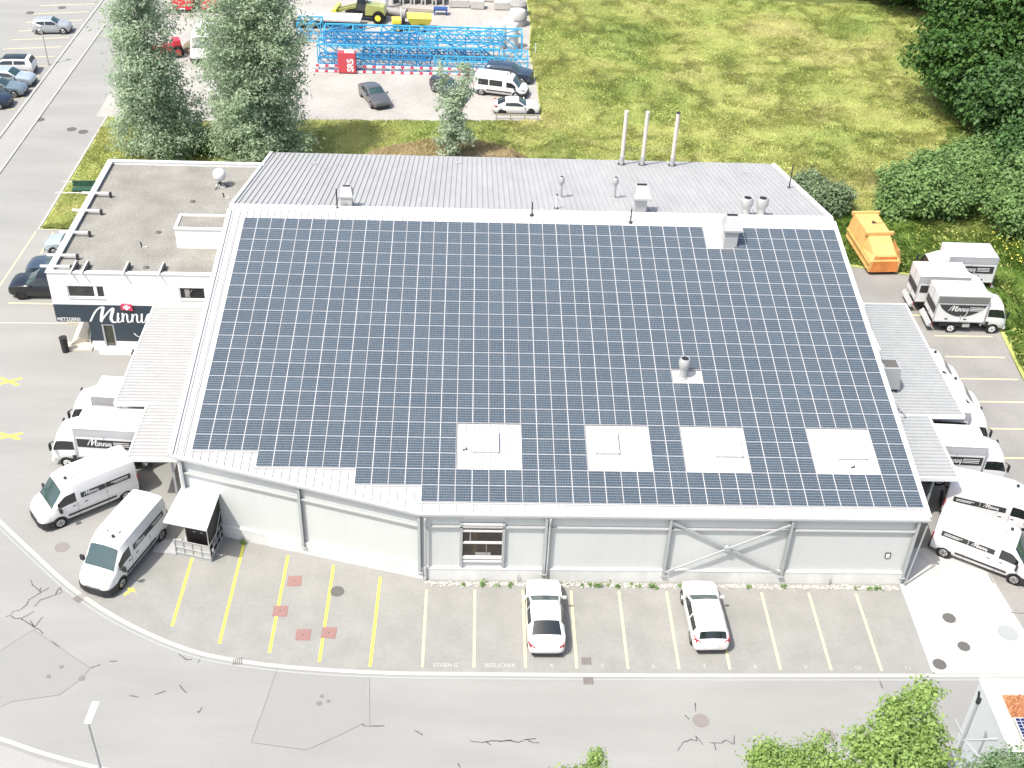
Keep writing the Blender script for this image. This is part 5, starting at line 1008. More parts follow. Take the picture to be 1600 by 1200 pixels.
# wrapped white rolls / tanks
for k, (x, y, r, h, l) in enumerate(((5.98, 81.4, .62, 2.6, 'tall white upright tank at the right end of the row next to the meadow'), (4.75, 81.6, .62, 2.6, 'tall white upright tank, second from the meadow'), (3.3, 82.6, .58, 2.0, 'middle-height white wrapped tank behind the crane pile'), (2.2, 82.8, .5, 1.5, 'lowest white wrapped tank, furthest from the meadow'), (5.6, 84.6, .7, 1.9, 'white wrapped tank behind the two tall ones'), (4.1, 84.9, .6, 1.7, 'white wrapped tank at the back left of the white group'))):
    t = thing('white_tank', l, 'tank', (x, y, 0), 0, 'white wrapped tanks in the yard'); b = MB(); b.lathe([(r, 0), (r * 1.03, .1), (r, h * .5), (r * 1.02, h * .9), (r * .85, h), (r * .3, h * 1.06), (0, h * 1.06)], n=18); b.build('body', 'foil', t, smooth=40); b = MB(); b.lathe([(r * .3, h * 1.061), (r * .3, h * 1.1), (0, h * 1.1)], n=12); b.build('lid', 'conc2', t)
t = thing('concrete_silo', 'grey round concrete vessel at the meadow edge of the yard', 'vessel', (6.7, 88.3, 0)); b = MB(); b.lathe([(.9, 0), (1.0, .5), (1.0, 1.3), (.8, 1.6), (0, 1.7)], n=18); b.build('body', 'conc2', t, smooth=40); b = MB(); b.lathe([(1.03, .7), (1.03, .85)], n=18); b.build('band', 'pipe_g', t)
t = thing('grey_tank', 'grey tank at the far corner of the yard next to the meadow', 'vessel', (6.9, 91.5, 0)); b = MB(); b.lathe([(.9, 0), (.95, 1.2), (.7, 1.5), (0, 1.6)], n=18); b.build('body', 'pipe_g', t, smooth=40); b = MB(); b.lathe([(.98, .6), (.98, .75)], n=18); b.build('band', 'conc2', t)
GBk = 'precast concrete pieces at the back of the yard'
for k, (x, y, w, d, h, l) in enumerate(((.4, 93.4, 2.3, .9, .9, 'widest pale concrete block at the back of the yard'), (2.4, 93.1, 1.5, .9, .95, 'pale concrete block right of the widest one'), (5.1, 93.0, 1.7, .8, .9, 'pale concrete block nearest the meadow'), (3.4, 95.6, 2.2, .9, .8, 'pale concrete block in the second row'), (.2, 96.6, 1.8, .9, .8, 'pale concrete block at the very back'))):
    t = thing('concrete_block', l, 'concrete block', (x, y, 0), R(random.uniform(-6, 6)), GBk); b = MB(); b.box(-w / 2, w / 2, -d / 2, d / 2, .08, h); b.build('block', 'conc2', t, bevel=.04); b = MB(); b.box(-w / 2 + .1, -w / 2 + .25, -d / 2, d / 2, 0, .08); b.box(w / 2 - .25, w / 2 - .1, -d / 2, d / 2, 0, .08); b.build('bearer', 'wood', t)
for k in range(5):
    x = -6.6 + k * 1.2; t = thing('concrete_culvert', 'open concrete frame in the row at the top edge, number %s from the left' % ('one', 'two', 'three', 'four', 'five')[k], 'concrete culvert', (x, 94.2, 0), 0, GBk); b = MB(); b.box(-.5, -.32, -.6, .6, 0, 1.1); b.box(.32, .5, -.6, .6, 0, 1.1); b.box(-.5, .5, -.6, .6, 1.1, 1.25); b.build('frame', 'conc2', t); b = MB(); b.box(-.32, .32, .3, .6, 0, 1.1); b.build('back_panel', 'conc2', t)
t = thing('large_pipe', 'grey concrete pipe with a socket end lying behind the dumper', 'pipe', (-6.6, 90.0, 0)); b = MB(); b.tube((-1.1, .3, .45), (1.0, -.3, .45), .42, n=18); b.build('pipe_body', 'pipe_g', t, smooth=40); b = MB(); b.tube((1.0, -.3, .45), (1.35, -.4, .45), .5, n=18); b.build('socket', 'pipe_g', t, smooth=40)
t = thing('cable_drum', 'grey steel ring leaning among the concrete pieces', 'ring', (-1.6, 95.2, 0)); b = MB(); b.tube((0, -.25, .8), (0, .25, .8), .8, n=22); b.build('rim', 'steel', t); b = MB(); b.tube((0, -.35, .8), (0, .35, .8), .3, n=14); b.build('hub', 'dark', t)
t = thing('white_column', 'tall white round column standing on the yard behind the loader', 'column', (-7.7, 92.2, 0)); b = MB(); b.tube((0, 0, 0), (0, 0, 3.4), .35, n=16); b.build('shaft', 'foil', t, smooth=40); b = MB(); b.box(-.6, .6, -.6, .6, 0, .15); b.build('base', 'conc2', t)
t = thing('blue_crate', 'small blue trestle standing alone on the yard', 'trestle', (-1.6, 90.8, 0)); b = MB(); b.box(-.75, .75, -.4, .4, .55, .75); b.build('top', 'bluep', t); b = MB()
for x in (-.65, .65):
    for y in (-.3, .3): b.box(x - .06, x + .06, y - .06, y + .06, 0, .55)
b.build('legs', 'bluep', t)
t = thing('timber_stack', 'stack of grey planks lying beside the blue trestle', 'planks', (-4.6, 91.8, 0), R(-8))
for k in range(4): b = MB(); b.box(-2.2, 2.2, -.35 + k * .17, -.22 + k * .17, 0.05, .12 + .05 * (k % 2)); b.build('plank', 'wood', t)
t = thing('flatbed_trailer', 'pale flatbed trailer at the left behind the crane pile', 'trailer', (-15.0, 86.5, 0), R(-2)); b = MB(); b.box(-2.5, 5.2, -1.2, 1.2, .9, 1.05); b.build('bed', 'conc2', t); b = MB(); b.box(-2.4, 5.0, -.5, .5, .5, .9); b.build('chassis', 'dark', t)
for x in (-1.2, .2):
    for s in (1, -1): bigwheel(t, x, s * 1.05, .42, .3, 'rim')
t = thing('red_tractor', 'small red machine between the two bushy trees on the yard', 'machine', (-28.0, 76.8, 0), R(20)); b = MB(); b.box(-1.6, .4, -.5, .5, .6, 1.2); b.build('hood', 'p_red', t, bevel=.06); b = MB(); b.box(.4, 1.2, -.6, .6, .6, 1.7); b.build('seat_box', 'p_red', t, bevel=.06); b = MB(); b.box(-1.5, 1.2, -.35, .35, .35, .6); b.build('chassis', 'dark', t)
for x, r in ((-1.1, .4), (.8, .6)):
    for s in (1, -1): bigwheel(t, x, s * .8, r, .3, 'p_red')
t = thing('earth_heap', 'low brown heap of earth beside the small red machine', 'heap', (-25.6, 79.0, 0)); b = MB(); b.lathe([(1.7, 0), (1.3, .5), (.6, 1.0), (0, 1.15)], n=14); b.build('soil', mat('heap_soil', (.16, .13, .09), .95, var=.3, scale=3), t, smooth=60)
t = thing('low_rail', 'low timber rail at the edge of the yard in front of the white coupe', 'rail', (0, 0, 0)); b = MB(); b.box(4.1, 8.1, 63.75, 63.85, .42, .52); b.build('rail', 'wood', t)
for x in (4.2, 5.5, 6.8, 8.0): b = MB(); b.box(x - .05, x + .05, 63.75, 63.85, 0, .42); b.build('post', 'wood', t)
# marker posts along meadow edge
for k, (x, y) in enumerate(((8.35, 80.0), )): b = MB(); b.box(-.05, .05, -.05, .05, 0, 1.1); t = thing('marker_post', 'thin white marker post at the meadow edge of the yard', 'post', (x, y, 0)); b.build('post', 'foil', t)
# office side green trolley & rails
t = thing('garden_bench', 'dark green covered bench with pale pipe rails on the grass left of the office', 'bench', (-28.6, 47.6, 0.03), R(2))
b = MB(); b.box(-.9, 1.1, -.3, .3, .4, .48); b.build('seat', 'greenm', t); b = MB(); b.box(-.9, 1.1, .3, .36, .5, 1.0); b.build('backrest', 'greenm', t)
b = MB(); b.bar((-1.8, .9, .6), (1.3, .9, .6), .06, .06); b.build('pipe_rail', 'foil', t); b = MB(); b.bar((-2.0, -.75, .5), (1.4, -.75, .5), .06, .06); b.build('pipe_rail', 'foil', t)
for x in (-.8, 1.0): b = MB(); b.box(x - .04, x + .04, -.28, .34, 0, .4); b.build('leg', 'dark', t)
# ================================================================== LAMPS
def lamp(name, label, x, y, h, rz, g='street lamps', arm=.0, hl=.85):
    t = thing(name, label, 'street lamp', (x, y, 0), rz, g); b = MB(); b.tube((0, 0, 0), (0, 0, h), .075, .045, n=12); b.build('pole', 'zinc', t, smooth=40)
    b = MB(); b.hexa([(.0, -.10, h - .02), (hl, -.07, h + .10), (hl, .07, h + .10), (0, .10, h - .02)], [(-.05, -.13, h + .07), (hl, -.13, h + .18), (hl, .13, h + .18), (-.05, .13, h + .07)]); b.build('lamp_head', 'foil', t, bevel=.02)
    b = MB(); b.hexa([(.2, -.06, h - .005), (hl - .1, -.05, h + .075), (hl - .1, .05, h + .075), (.2, .06, h - .005)], [(.2, -.06, h + .03), (hl - .1, -.05, h + .11), (hl - .1, .05, h + .11), (.2, .06, h + .03)]); b.build('diffuser', 'steel', t)
lamp('street_lamp', 'street lamp with a slim white head at the lower left of the road', -11.35, -11.1, 10.0, R(84), hl=.85)
lamp('street_lamp', 'thin street lamp at the edge of the upper left car park', -38.95, 73.8, 3.8, R(170), hl=.5)
t = thing('steel_mast', 'slanting grey steel mast with short cross arms beside the lower right roof', 'mast', (22.4, -8.3, 0)); b = MB(); b.tube((0, 0, 0), (0, .1, 8.0), .085, .06, n=12); b.build('pole', 'steel', t, smooth=40)
b = MB(); b.bar((0, 0, 5.6), (1.35, .05, 5.6), .07, .07); b.bar((1.0, .05, 5.6), (1.4, .05, 5.6), .10, .10); b.build('cross_arm', 'zinc', t); b = MB(); b.bar((0, .05, 5.6), (.5, -1.0, 5.5), .10, .06); b.build('cross_arm', 'zinc', t); b = MB(); b.bar((0, 0, 5.7), (-.2, .8, 5.9), .07, .07); b.build('cross_arm', 'steel', t); b = MB(); b.tube((0, .1, 7.9), (-.12, .1, 8.5), .05); b.tube((0, .1, 7.85), (0, .1, 8.08), .1); b.build('finial', 'dark', t)
b = MB(); b.bar((0, 0, 3.4), (.7, -.6, 3.2), .07, .07); b.bar((0, 0, 3.0), (.9, -.9, 2.6), .07, .07); b.build('stay', 'zinc', t)
# ================================================================== LOWER RIGHT ROOF
BX, BY, BZ = 24.45, -4.72, 5.0
rb = thing('flat_roofed_building', 'lower right corner building with pale gravel roof, red sedum and a blue solar panel', 'building', (0, 0, 0))
b = MB(); b.box(BX, BX + 16, BY - 14, BY - .001, 0, BZ - .02); b.build('wall', mat('pale_blue_render', (.47, .50, .50), .75, var=.03, scale=1), rb)
b = MB(); b.box(BX - .05, BX + .3, BY - 14, BY + .05, BZ - .02, BZ + .12); b.box(BX + .3, BX + 16, BY - .3, BY + .05, BZ - .02, BZ + .12); b.build('parapet_coping', 'flash', rb)
b = MB(); b.box(BX + .3, BX + 16, BY - 14, BY - .3, BZ - .02, BZ + .01); b.build('gravel_roof', 'gravel_w', rb)
b = MB()
for k in range(2600):
    x = BX + .68 + random.random() * 3.2; y = BY - .82 - random.random() * 1.15
    if random.random() < .3 and (x < BX + .8 or y > BY - .9): continue
    a = Vector((x, y, BZ + .01 + random.random() * .06)); s = random.uniform(.03, .07); q = random.uniform(0, 6.3)
    b.add([a, a + Vector((math.cos(q) * s, math.sin(q) * s, s * .6)), a + Vector((-math.sin(q) * s, math.cos(q) * s, s * .5))], [(0, 1, 2)])
b.box(BX + .66, BX + 4.0, BY - 1.98, BY - .8, BZ + .01, BZ + .03)
o = b.build('sedum_patch', leafmat('sedum_red', (.22, .05, .03), (.55, .28, .13), trans=.1), rb); o['kind'] = 'stuff'
t = thing('roof_solar_panel', 'deep blue solar panel with white cell gaps on the lower right roof', 'solar panel', (BX + .62, BY - 2.15, BZ + .2), 0)
b = MB(); b.box(0, 3.3, -1.1, 0, 0, .04); b.build('frame', 'frame', t)
b = MB()
for i in range(15):
    for j in range(6): x = .06 + i * .21; y = -.12 - j * .165; b.hexa([(x, y - .06, .041), (x + .18, y - .06, .041), (x + .18, y + .08, .041), (x, y + .08, .041)], [(x, y - .06, .045), (x + .18, y - .06, .045), (x + .18, y + .08, .045), (x, y + .08, .045)])
b.build('cells', mat('mono_cells', (.012, .022, .085), .2, spec=.6), t)
b = MB(); b.box(.1, .16, -1.0, -.1, -.24, 0); b.box(3.0, 3.06, -1.0, -.1, -.24, 0); b.build('support', 'zinc', t)
# ================================================================== VEGETATION
def npmesh(name, V, F, m, parent=None):
    me = bpy.data.meshes.new(name); nv, nf, k = len(V), len(F), F.shape[1]
    me.vertices.add(nv); me.vertices.foreach_set('co', V.astype(np.float32).ravel()); me.loops.add(nf * k); me.loops.foreach_set('vertex_index', F.astype(np.int32).ravel())
    me.polygons.add(nf); me.polygons.foreach_set('loop_start', np.arange(0, nf * k, k, dtype=np.int32)); me.materials.append(m); me.update(calc_edges=True)
    o = bpy.data.objects.new(name, me); COL.objects.link(o)
    if parent is not None: o.parent = parent
    return o
def leaves(P, N, size, aspect=1.7, jit=.35):
    n = len(P); a = rng.normal(size=(n, 3)); N = N + rng.normal(size=(n, 3)) * .55; N /= np.linalg.norm(N, axis=1)[:, None]
    u = np.cross(N, a); u /= np.linalg.norm(u, axis=1)[:, None]; v = np.cross(N, u); s = size * (1 + jit * rng.normal(size=n)).clip(.4, 2)
    L = u * (s * aspect / 2)[:, None]; W = v * (s / 2)[:, None]; bend = N * (s * .25)[:, None]
    V = np.stack([P - L, P - W + bend * .4, P + L, P + W + bend * .4], 1).reshape(-1, 3); F = np.arange(4 * n).reshape(-1, 4); return V, F
def crown_pts(ells, nclump, per, cr, hollow=.55):
    """clumps of leaf positions spread through the outer shell of a union of ellipsoids"""
    vol = np.array([e[3] * e[4] * e[5] for e in ells]) ** (2 / 3); vol /= vol.sum(); out = []; nor = []
    idx = rng.choice(len(ells), nclump, p=vol)
    d = rng.normal(size=(nclump, 3)); d /= np.linalg.norm(d, axis=1)[:, None]; rr = hollow + (1.02 - hollow) * rng.random(nclump) ** .6
    E = np.array([e[:6] for e in ells])[idx]; C = E[:, :3] + d * E[:, 3:6] * rr[:, None]
    for i in range(nclump):
        q = rng.normal(size=(per, 3)) * cr * np.array([1, 1, .6]) * (0.7 + .6 * rng.random()); out.append(C[i] + q); nn = q / (np.linalg.norm(q, axis=1)[:, None] + 1e-6) * .6 + np.array([0, 0, .75]) + d[i] * .35; nor.append(nn)
    return np.concatenate(out), np.concatenate(nor), C
def lobes(h, r0, r1, n, seed, z0=1.2):
    q = np.random.default_rng(seed); out = []
    for k in range(n):
        f = k / (n - 1); z = z0 + (h - z0) * f; R0 = (r0 + (r1 - r0) * f) * (.75 + .45 * q.random()); a = q.random() * 6.28 + k * 2.4; d = R0 * (.25 + .55 * q.random()); s = R0 * (.32 + .3 * q.random())
        out.append((math.cos(a) * d, math.sin(a) * d * .9, z, s, s, s * (1.3 + .6 * q.random())))
    return out
def tree(name, label, cat, loc, ells, trunk_h, trunk_r, m, leaf=.16, nclump=500, per=40, cr=.32, bark='bark', group=None, branches=14, hollow=.55, lean=(0, 0), aspect=1.7, lump=0):
    t = thing(name, label, cat, loc, 0, group)
    if lump:
        q = np.random.default_rng(int(abs(loc[0] * 31 + loc[1] * 7)) + 3); e2 = []
        for e in ells:
            for _ in range(lump):
                d = q.normal(size=3); d /= np.linalg.norm(d); d[2] = abs(d[2]) * 1.0 - .25; f = .28 + .3 * q.random(); g = .62 + .25 * q.random()
                e2.append((e[0] + d[0] * e[3] * g, e[1] + d[1] * e[4] * g, max(e[5] * f * .8, e[2] + d[2] * e[5] * g), e[3] * f, e[4] * f, e[5] * f))
        ells = [(e[0], e[1], e[2] * .93, e[3] * .86, e[4] * .86, e[5] * .9) for e in ells] * 2 + e2
    P, N, C = crown_pts(ells, nclump, per, cr, hollow); ok = P[:, 2] > .05; P = P[ok]; N = N[ok]
    V, F = leaves(P, N, leaf, aspect); npmesh('crown', V, F, m, t)
    b = MB(); top = Vector((lean[0], lean[1], trunk_h)); b.path([(0, 0, -loc[2] - .05), (top.x * .3 + .05, top.y * .3, trunk_h * .35), (top.x * .65 - .04, top.y * .65, trunk_h * .7), tuple(top)], [trunk_r, trunk_r * .8, trunk_r * .5, trunk_r * .15], 9)
    for k in range(branches):
        c = C[int(rng.integers(len(C)))]; h = min(trunk_h * .9, max(trunk_h * .12, c[2] * (.35 + .35 * random.random()))); f = h / trunk_h; s = Vector((top.x * f, top.y * f, h)); e = Vector(c); mid = s.lerp(e, .5) + Vector((0, 0, .3))
        b.path([tuple(s), tuple(mid), tuple(e)], [trunk_r * .35 * (1 - f * .6), trunk_r * .2, trunk_r * .05], 6)
    b.build('trunk', bark, t, smooth=50); return t
willow = leafmat('silver_green_leaves', (.24, .33, .20), (.56, .66, .49), trans=.55)
willow2 = leafmat('grey_green_leaves', (.22, .31, .18), (.52, .62, .44), trans=.55)
oak = leafmat('dark_green_leaves', (.008, .032, .006), (.085, .18, .035), trans=.25)
oak2 = leafmat('deep_green_leaves', (.02, .055, .016), (.10, .20, .055), trans=.3)
bushm = leafmat('bush_leaves', (.07, .14, .04), (.26, .40, .14), trans=.4)
bushm2 = leafmat('grey_bush_leaves', (.08, .13, .07), (.26, .34, .18), trans=.35)
lime = leafmat('bright_green_leaves', (.13, .24, .05), (.43, .57, .19), trans=.5)
blueg = leafmat('blue_green_leaves', (.08, .16, .07), (.28, .40, .20), trans=.4)
GT = 'trees around the hall'
tree('willow_tree', 'tall silver-green willow at the left, beside the road', 'tree', (-24.3, 54.8, 0.03), lobes(15.5, 3.3, 2.1, 36, 5) + [(1.9, -.6, 2.2, 1.9, 1.8, 1.6)], 14, .28, willow, .11, 950, 50, .40, group=GT, hollow=.3, aspect=2.4, branches=40)
tree('willow_tree', 'broad silver-green willow right of the first one, behind the office', 'tree', (-15.9, 54.2, 0.03), lobes(16, 4.6, 2.9, 56, 8) + [(3.4, -.4, 2.2, 2.0, 1.8, 1.5), (-2.2, -.5, 2.4, 2.0, 1.9, 1.7)], 14.5, .32, willow2, .11, 1450, 50, .42, group=GT, hollow=.3, aspect=2.4, branches=50)
tree('young_tree', 'slender young tree with thin foliage behind the middle of the hall', 'tree', (.55, 55.5, 0.03), [(0, 0, 2.0, 1.5, 1.3, 1.8), (-.2, 0, 4.4, 1.25, 1.1, 2.2), (-.9, .2, 7.2, .55, .55, 1.5), (.9, .3, 7.4, .75, .6, 1.3), (.6, 0, 5.9, .8, .7, 1.0)], 7.5, .09, willow, .11, 230, 26, .26, 'barkpale', group=GT, hollow=.1, aspect=2.4, branches=26)
GR = 'dark trees along the right edge of the meadow'
tree('broadleaf_tree', 'big dark green tree at the upper right corner', 'tree', (50.5, 70, 0.03), [(0, 0, 6.0, 6.6, 6.0, 5.2), (-1.0, -3, 5.0, 5.6, 4.6, 4.6), (3, 0, 10, 6, 5.5, 4.5), (-1.5, 2, 9.5, 4.5, 4, 3.5), (5, -4, 6, 5, 5, 5)], 11, .4, oak, .26, 2300, 44, .55, group=GR, hollow=.6, aspect=1.3, lump=8)
tree('broadleaf_tree', 'dark green tree at the right edge, below the biggest one', 'tree', (51.0, 60.5, 0.03), [(0, 0, 4.4, 5.4, 5.0, 4.4), (-1, 4, 3.6, 4.0, 3.6, 3.6), (2.5, -3, 4.5, 5, 4.5, 4.5), (4, 2, 7, 5, 5, 4)], 8, .34, oak2, .25, 1700, 44, .5, group=GR, hollow=.6, aspect=1.3, lump=8)
tree('broadleaf_tree', 'dark tree at the right edge beside the round bush', 'tree', (48.5, 50.5, 0.03), [(0, 0, 3.6, 3.8, 3.6, 3.4), (3, 1, 4.5, 4, 4, 4), (2, -3.5, 3.2, 3.5, 3, 3)], 6, .28, oak2, .23, 1300, 44, .45, group=GR, hollow=.6, aspect=1.3, lump=8)
tree('broadleaf_tree', 'dark tree casting shade at the top of the meadow', 'tree', (56, 92, 0.03), [(0, 0, 7, 7, 6, 6), (-5, 5, 7, 6, 6, 6)], 12, .4, oak, .28, 1300, 40, .6, group=GR, hollow=.6, aspect=1.3, lump=8)
tree('broadleaf_tree', 'dark tree beyond the top edge whose shadow falls on the meadow corner', 'tree', (49, 102, 0.03), [(0, 0, 5, 6.5, 4.5, 5), (-3.5, 1, 4, 4, 3.5, 3.8), (5, -3, 5, 4, 4, 4.5)], 10, .4, oak, .28, 1200, 40, .6, group=GR, hollow=.6, aspect=1.3, lump=8)
GB = 'bushes between the meadow and the car park'
tree('round_bush', 'large round green bush behind the orange container', 'bush', (38.6, 47.6, 0.03), [(0, 0, 2.1, 2.9, 2.6, 2.1), (-1.9, .8, 2.0, 1.9, 1.7, 1.7), (1.9, -.3, 1.8, 2.1, 2.0, 1.9), (.4, .9, 3.6, 1.5, 1.4, 1.2), (-2.6, -.9, .9, 1.2, 1.1, .9), (1.0, 1.6, 3.0, 1.8, 1.5, 1.4)], 3, .15, bushm, .17, 1000, 44, .36, group=GB, hollow=.55, aspect=1.4, lump=9)
tree('bush', 'dark bush at the right edge behind the box trucks', 'bush', (45.2, 44.8, 0.03), [(0, 0, 1.9, 2.9, 2.8, 2.1), (3, .5, 2.4, 3, 3, 2.6), (1.5, 3, 2.8, 3.4, 3, 2.8)], 3, .15, bushm, .17, 900, 44, .36, group=GB, hollow=.55, aspect=1.4, lump=9)
tree('bush', 'loose bush filling the gap between the large round bush and the dark trees', 'bush', (43.0, 50.2, 0.03), [(0, 0, 1.8, 2.6, 2.0, 1.9), (1.8, 2.5, 2.2, 2.6, 2.4, 2.2), (-1.2, 1.6, 1.2, 1.6, 1.4, 1.3)], 3, .12, bushm, .17, 800, 44, .40, group=GB, hollow=.4, aspect=1.5, lump=8)
tree('bush', 'grey-green bush behind the right rear corner of the hall', 'bush', (29.2, 48.6, 0.03), [(0, 0, 1.2, 2.2, 1.8, 1.4), (1.5, -1.2, 1.2, 1.9, 1.6, 1.3)], 1.5, .1, bushm2, .13, 460, 40, .30, group=GB, hollow=.5, aspect=1.5, lump=8)
tree('bush', 'small grey-green bush peeping over the rear eaves of the hall', 'bush', (24.2, 51.4, 0.03), [(0, 0, .8, 1.5, 1.1, .9)], 1.0, .06, bushm2, .11, 130, 34, .25, group=GB, hollow=.5, aspect=1.5)
tree('hedge_bush', 'low bush between the two willows', 'bush', (-20.2, 55.6, 0.03), [(0, 0, 1.0, 1.6, 1.2, 1.0)], 1, .06, bushm, .11, 120, 34, .25, group=GB, hollow=.4)
GF = 'trees along the road below the hall'
tree('roadside_tree', 'bright green leafy tree rising at the lower right', 'tree', (18.9, -10.1, .5), [(0, 0, 5.6, 1.7, 1.6, 1.9), (.7, 1.3, 7.0, 1.2, 1.0, 1.25), (-.8, .7, 6.5, .9, .8, .9), (1.4, .5, 6.0, 1.1, 1.0, .9), (-2.3, .1, 5.6, .8, .8, .8), (1.2, 2.0, 7.7, .6, .5, .6), (-.1, 1.3, 7.3, .6, .6, .8), (-1.6, .6, 6.6, .3, .3, .6)], 6, .16, lime, .10, 430, 36, .20, group=GF, hollow=.35, aspect=1.5)
tree('roadside_tree', 'bright green tree top at the bottom edge, left of the leafy one', 'tree', (14.6, -10.2, .6), [(0, 0, 4.9, 1.3, 1.2, 1.3), (-.7, .6, 5.6, .7, .6, .8), (.9, .6, 5.4, .8, .7, .9), (1.5, .9, 6.2, .25, .25, .6)], 5, .12, lime, .08, 260, 36, .18, group=GF, hollow=.3, aspect=1.5)
tree('roadside_tree', 'small bright green tree tip at the middle of the bottom edge', 'tree', (6.6, -10.6, .5), [(0, 0, 5.2, .7, .6, .9), (.5, .3, 6.3, .3, .3, .6), (-.6, .1, 5.5, .5, .4, .5)], 5.2, .1, lime, .08, 120, 34, .16, group=GF, hollow=.2, aspect=1.5)
tree('roadside_tree', 'blue-green bushy tree at the lower right corner', 'tree', (22.3, -12.0, 0), [(0, 0, 6.7, 2.0, 1.6, 1.6), (1.8, .5, 7.3, 1.3, 1.2, 1.2), (-1.3, 0, 6.3, 1.2, 1.2, 1.2), (.4, .8, 7.4, 1.0, .9, .9)], 6.5, .16, blueg, .085, 620, 40, .22, group=GF, hollow=.5, aspect=1.4)
# ---------------------------------------------------------------- grass
def noise2(x, y, s, seed):
    r = np.random.default_rng(seed); g = r.random((64, 64)); u = (x / s) % 64; v = (y / s) % 64; i = u.astype(int); j = v.astype(int); f = u - i; h = v - j; f = f * f * (3 - 2 * f); h = h * h * (3 - 2 * h)
    i1 = (i + 1) % 64; j1 = (j + 1) % 64
    return (g[i, j] * (1 - f) * (1 - h) + g[i1, j] * f * (1 - h) + g[i, j1] * (1 - f) * h + g[i1, j1] * f * h)
def grassmat(name, cols):
    m = bpy.data.materials.new(name); m.use_nodes = True; nt = m.node_tree; b = nt.nodes['Principled BSDF']; tc = nt.nodes.new('ShaderNodeTexCoord')
    n = nt.nodes.new('ShaderNodeTexNoise'); n.inputs['Scale'].default_value = .09; n.inputs['Detail'].default_value = 5; n.inputs['Roughness'].default_value = .62; n.inputs['Distortion'].default_value = .6; nt.links.new(tc.outputs['Object'], n.inputs['Vector'])
    g = nt.nodes.new('ShaderNodeNewGeometry'); a = nt.nodes.new('ShaderNodeMath'); a.operation = 'MULTIPLY_ADD'; a.inputs[1].default_value = .3; nt.links.new(g.outputs['Random Per Island'], a.inputs[0])
    s = nt.nodes.new('ShaderNodeMath'); s.operation = 'MULTIPLY_ADD'; s.inputs[1].default_value = 1.5; s.inputs[2].default_value = -.36; nt.links.new(n.outputs['Fac'], s.inputs[0]); nt.links.new(s.outputs[0], a.inputs[2])
    cr = nt.nodes.new('ShaderNodeValToRGB'); e = cr.color_ramp.elements
    while len(e) < len(cols): e.new(.5)
    for k, c in enumerate(cols): e[k].position = k / (len(cols) - 1); e[k].color = (*c, 1)
    nt.links.new(a.outputs[0], cr.inputs['Fac']); nt.links.new(cr.outputs['Color'], b.inputs['Base Color']); b.inputs['Roughness'].default_value = .7; b.inputs['Specular IOR Level'].default_value = .2
    tr = nt.nodes.new('ShaderNodeBsdfTranslucent'); nt.links.new(cr.outputs['Color'], tr.inputs['Color']); mx = nt.nodes.new('ShaderNodeMixShader'); mx.inputs[0].default_value = .5
    nt.links.new(b.outputs[0], mx.inputs[1]); nt.links.new(tr.outputs[0], mx.inputs[2]); nt.links.new(mx.outputs[0], nt.nodes['Material Output'].inputs['Surface']); return m
def grass(name, label, x0, x1, y0, y1, n, h, w, m, polys, holes=(), lean=1.1, seed=1, cat='grass'):
    x = rng.uniform(x0, x1, n); y = rng.uniform(y0, y1, n); ok = np.zeros(n, bool)
    for p in polys: ok |= inpoly(x, y, p)
    for p in holes: ok &= ~inpoly(x, y, p)
    x, y = x[ok], y[ok]; n = len(x)
    hh = h * (.45 + .75 * noise2(x + 500, y + 500, 1.1, seed) + .25 * rng.random(n)) * (.7 + .6 * noise2(x + 500, y + 500, 6, seed + 1)); ang = noise2(x + 500, y + 500, 2.6, seed + 2) * 7 + noise2(x + 500, y + 500, .9, seed + 3) * 2.5 + rng.normal(size=n) * .35
    le = lean * (.3 + noise2(x + 500, y + 500, 3.0, seed + 4)) * hh; dx, dy = np.cos(ang) * le, np.sin(ang) * le; t = rng.uniform(0, 6.28, n); wx, wy = np.cos(t) * w / 2, np.sin(t) * w / 2; z = np.full(n, .03)
    A = np.stack([x - wx, y - wy, z], 1); B = np.stack([x + wx, y + wy, z], 1); Cc = np.stack([x + dx * .4 + wx * .6, y + dy * .4 + wy * .6, z + hh * .65], 1); D = np.stack([x + dx, y + dy, z + hh * .95], 1)
    V = np.stack([A, B, Cc, D], 1).reshape(-1, 3); F = np.arange(4 * n).reshape(-1, 4); o = npmesh(name, V, F, m); return tag(o, label, cat, kind='stuff')
gm = grassmat('meadow_grass', [(.25, .37, .12), (.37, .46, .15), (.49, .53, .19), (.60, .58, .26), (.68, .61, .38)])
gm2 = grassmat('rough_grass', [(.10, .19, .035), (.15, .27, .05), (.23, .35, .08), (.33, .39, .12), (.40, .39, .19)])
gs = grassmat('dry_grass', [(.30, .32, .12), (.44, .38, .18), (.55, .45, .26), (.60, .49, .33), (.48, .38, .22)])
BANK = [(-9, 47.2), (-8, 55), (-2, 59), (4, 58.5), (9, 54), (13.5, 50), (14, 47.2)]
FIELD = [(8.3, 63.6), (-.75, 63), (-12, 62.5), (-22, 61.5), (-30.3, 62), (-30.3, 47), (25.2, 47), (36, 47), (42, 53), (62, 62), (62, 98), (42, 97.6), (31, 98), (15, 96.9), (8.0, 97), (8.2, 88), (7.8, 80), (8.3, 72)]
ROUGH = [(25.3, 47), (25.3, 41.2), (28.5, 41.3), (30, 39.2), (33.6, 38.2), (37.8, 37.3), (39.6, 33.4), (39.2, 29), (38.9, 24), (39.2, 12), (60, 12), (62, 70), (46, 64), (42, 55), (36, 47)]
OFF = [(-30.3, 47.2), (-30.3, 42), (-24.5, 42), (-24.5, 42.3), (-13.3, 42.3), (-13.3, 47.2)]
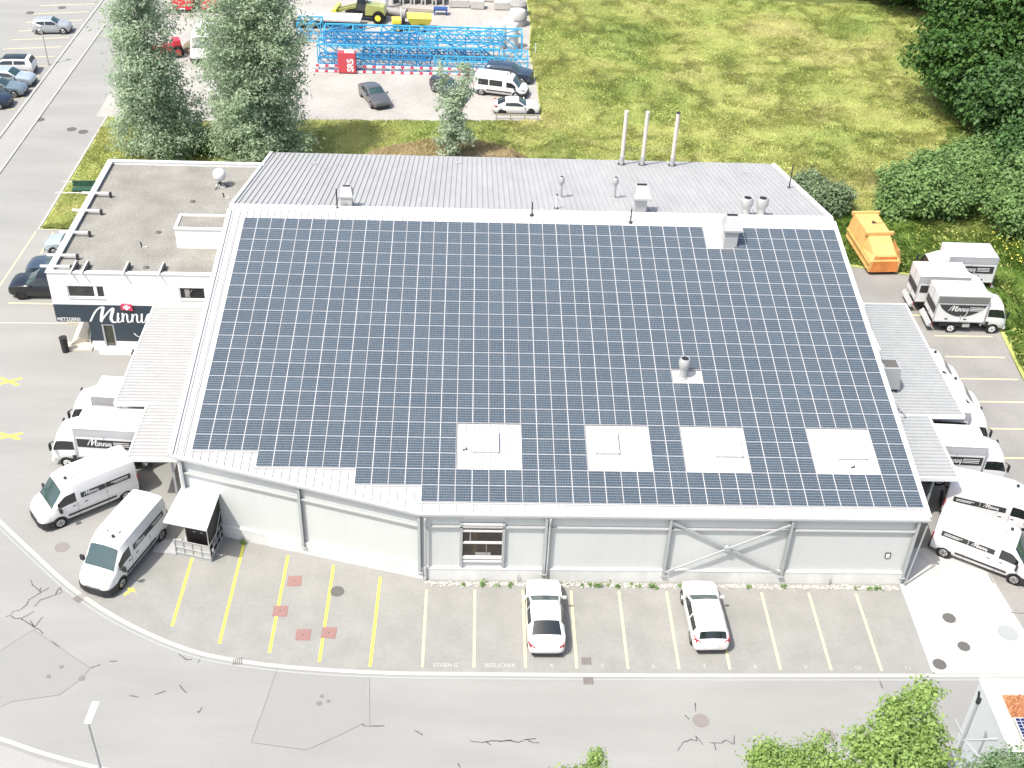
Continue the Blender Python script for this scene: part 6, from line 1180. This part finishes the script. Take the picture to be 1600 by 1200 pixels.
grass('meadow_grass', 'wind-combed yellow-green meadow grass behind the hall', -31, 60, 46.5, 98, 720000, .2, .085, gm, [FIELD], [BANK], lean=1.0, seed=3)
grass('rough_grass', 'long dark green grass along the right-hand car park', 25, 62, 12, 70, 210000, .36, .12, gm2, [ROUGH], seed=9)
grass('verge_grass', 'tufted grass between the office and the left road', -31, -13, 41.8, 47.3, 26000, .3, .09, gm, [OFF], seed=14)
grass('dry_grass', 'dry straw-coloured grass on the bank behind the hall', -9, 14, 47, 59, 42000, .28, .09, gs, [BANK], seed=21, cat='dry grass')
# weeds along the wall, creepers
P = []
for k in range(38):
    x = random.choice([random.uniform(0, 24), random.gauss(7.0, 2.5)]); 
    if x < 0 or x > 24.5: continue
    c = np.array([x, 5.50 + random.gauss(0, .05), .05]); P.append(c + rng.normal(size=(random.randint(6, 40), 3)) * np.array([.07, .05, .05]))
for x, s in ((2.9, .11), (5.55, .11), (9.0, .09), (11.8, .09), (-9.9, .08)):
    P.append(np.array([x, 5.48 if x > 0 else 8.35, .12]) + rng.normal(size=(45, 3)) * s)
P = np.concatenate(P); P[:, 2] = np.abs(P[:, 2]) + .01
V, F = leaves(P, np.tile([0, 0, 1.0], (len(P), 1)), .07); tag(npmesh('wall_weeds', V, F, bushm), 'small weeds growing in the pebbles along the front wall', 'weeds', kind='stuff')
# yellow wild flowers in the right-hand grass
x = rng.uniform(43, 52, 900); y = rng.uniform(38, 46, 900); P = np.stack([x, y, np.full(900, .45) + rng.random(900) * .2], 1); V, F = leaves(P, np.tile([0, 0, 1.0], (900, 1)), .11, 1.0)
tag(npmesh('wild_flowers', V, F, mat('yellow_flower', (.6, .55, .08), .7)), 'scattered yellow wild flowers in the grass behind the box trucks', 'flowers', kind='stuff')
# dark undergrowth hole near the bank
tree('scrub_bush', 'small dark scrub on the dry bank just behind the hall roof edge', 'bush', (-3.2, 50.2, 0.03), [(0, 0, .5, 1.0, .6, .5)], .5, .04, oak, .11, 60, 30, .2, group=GB, hollow=.2, branches=4)
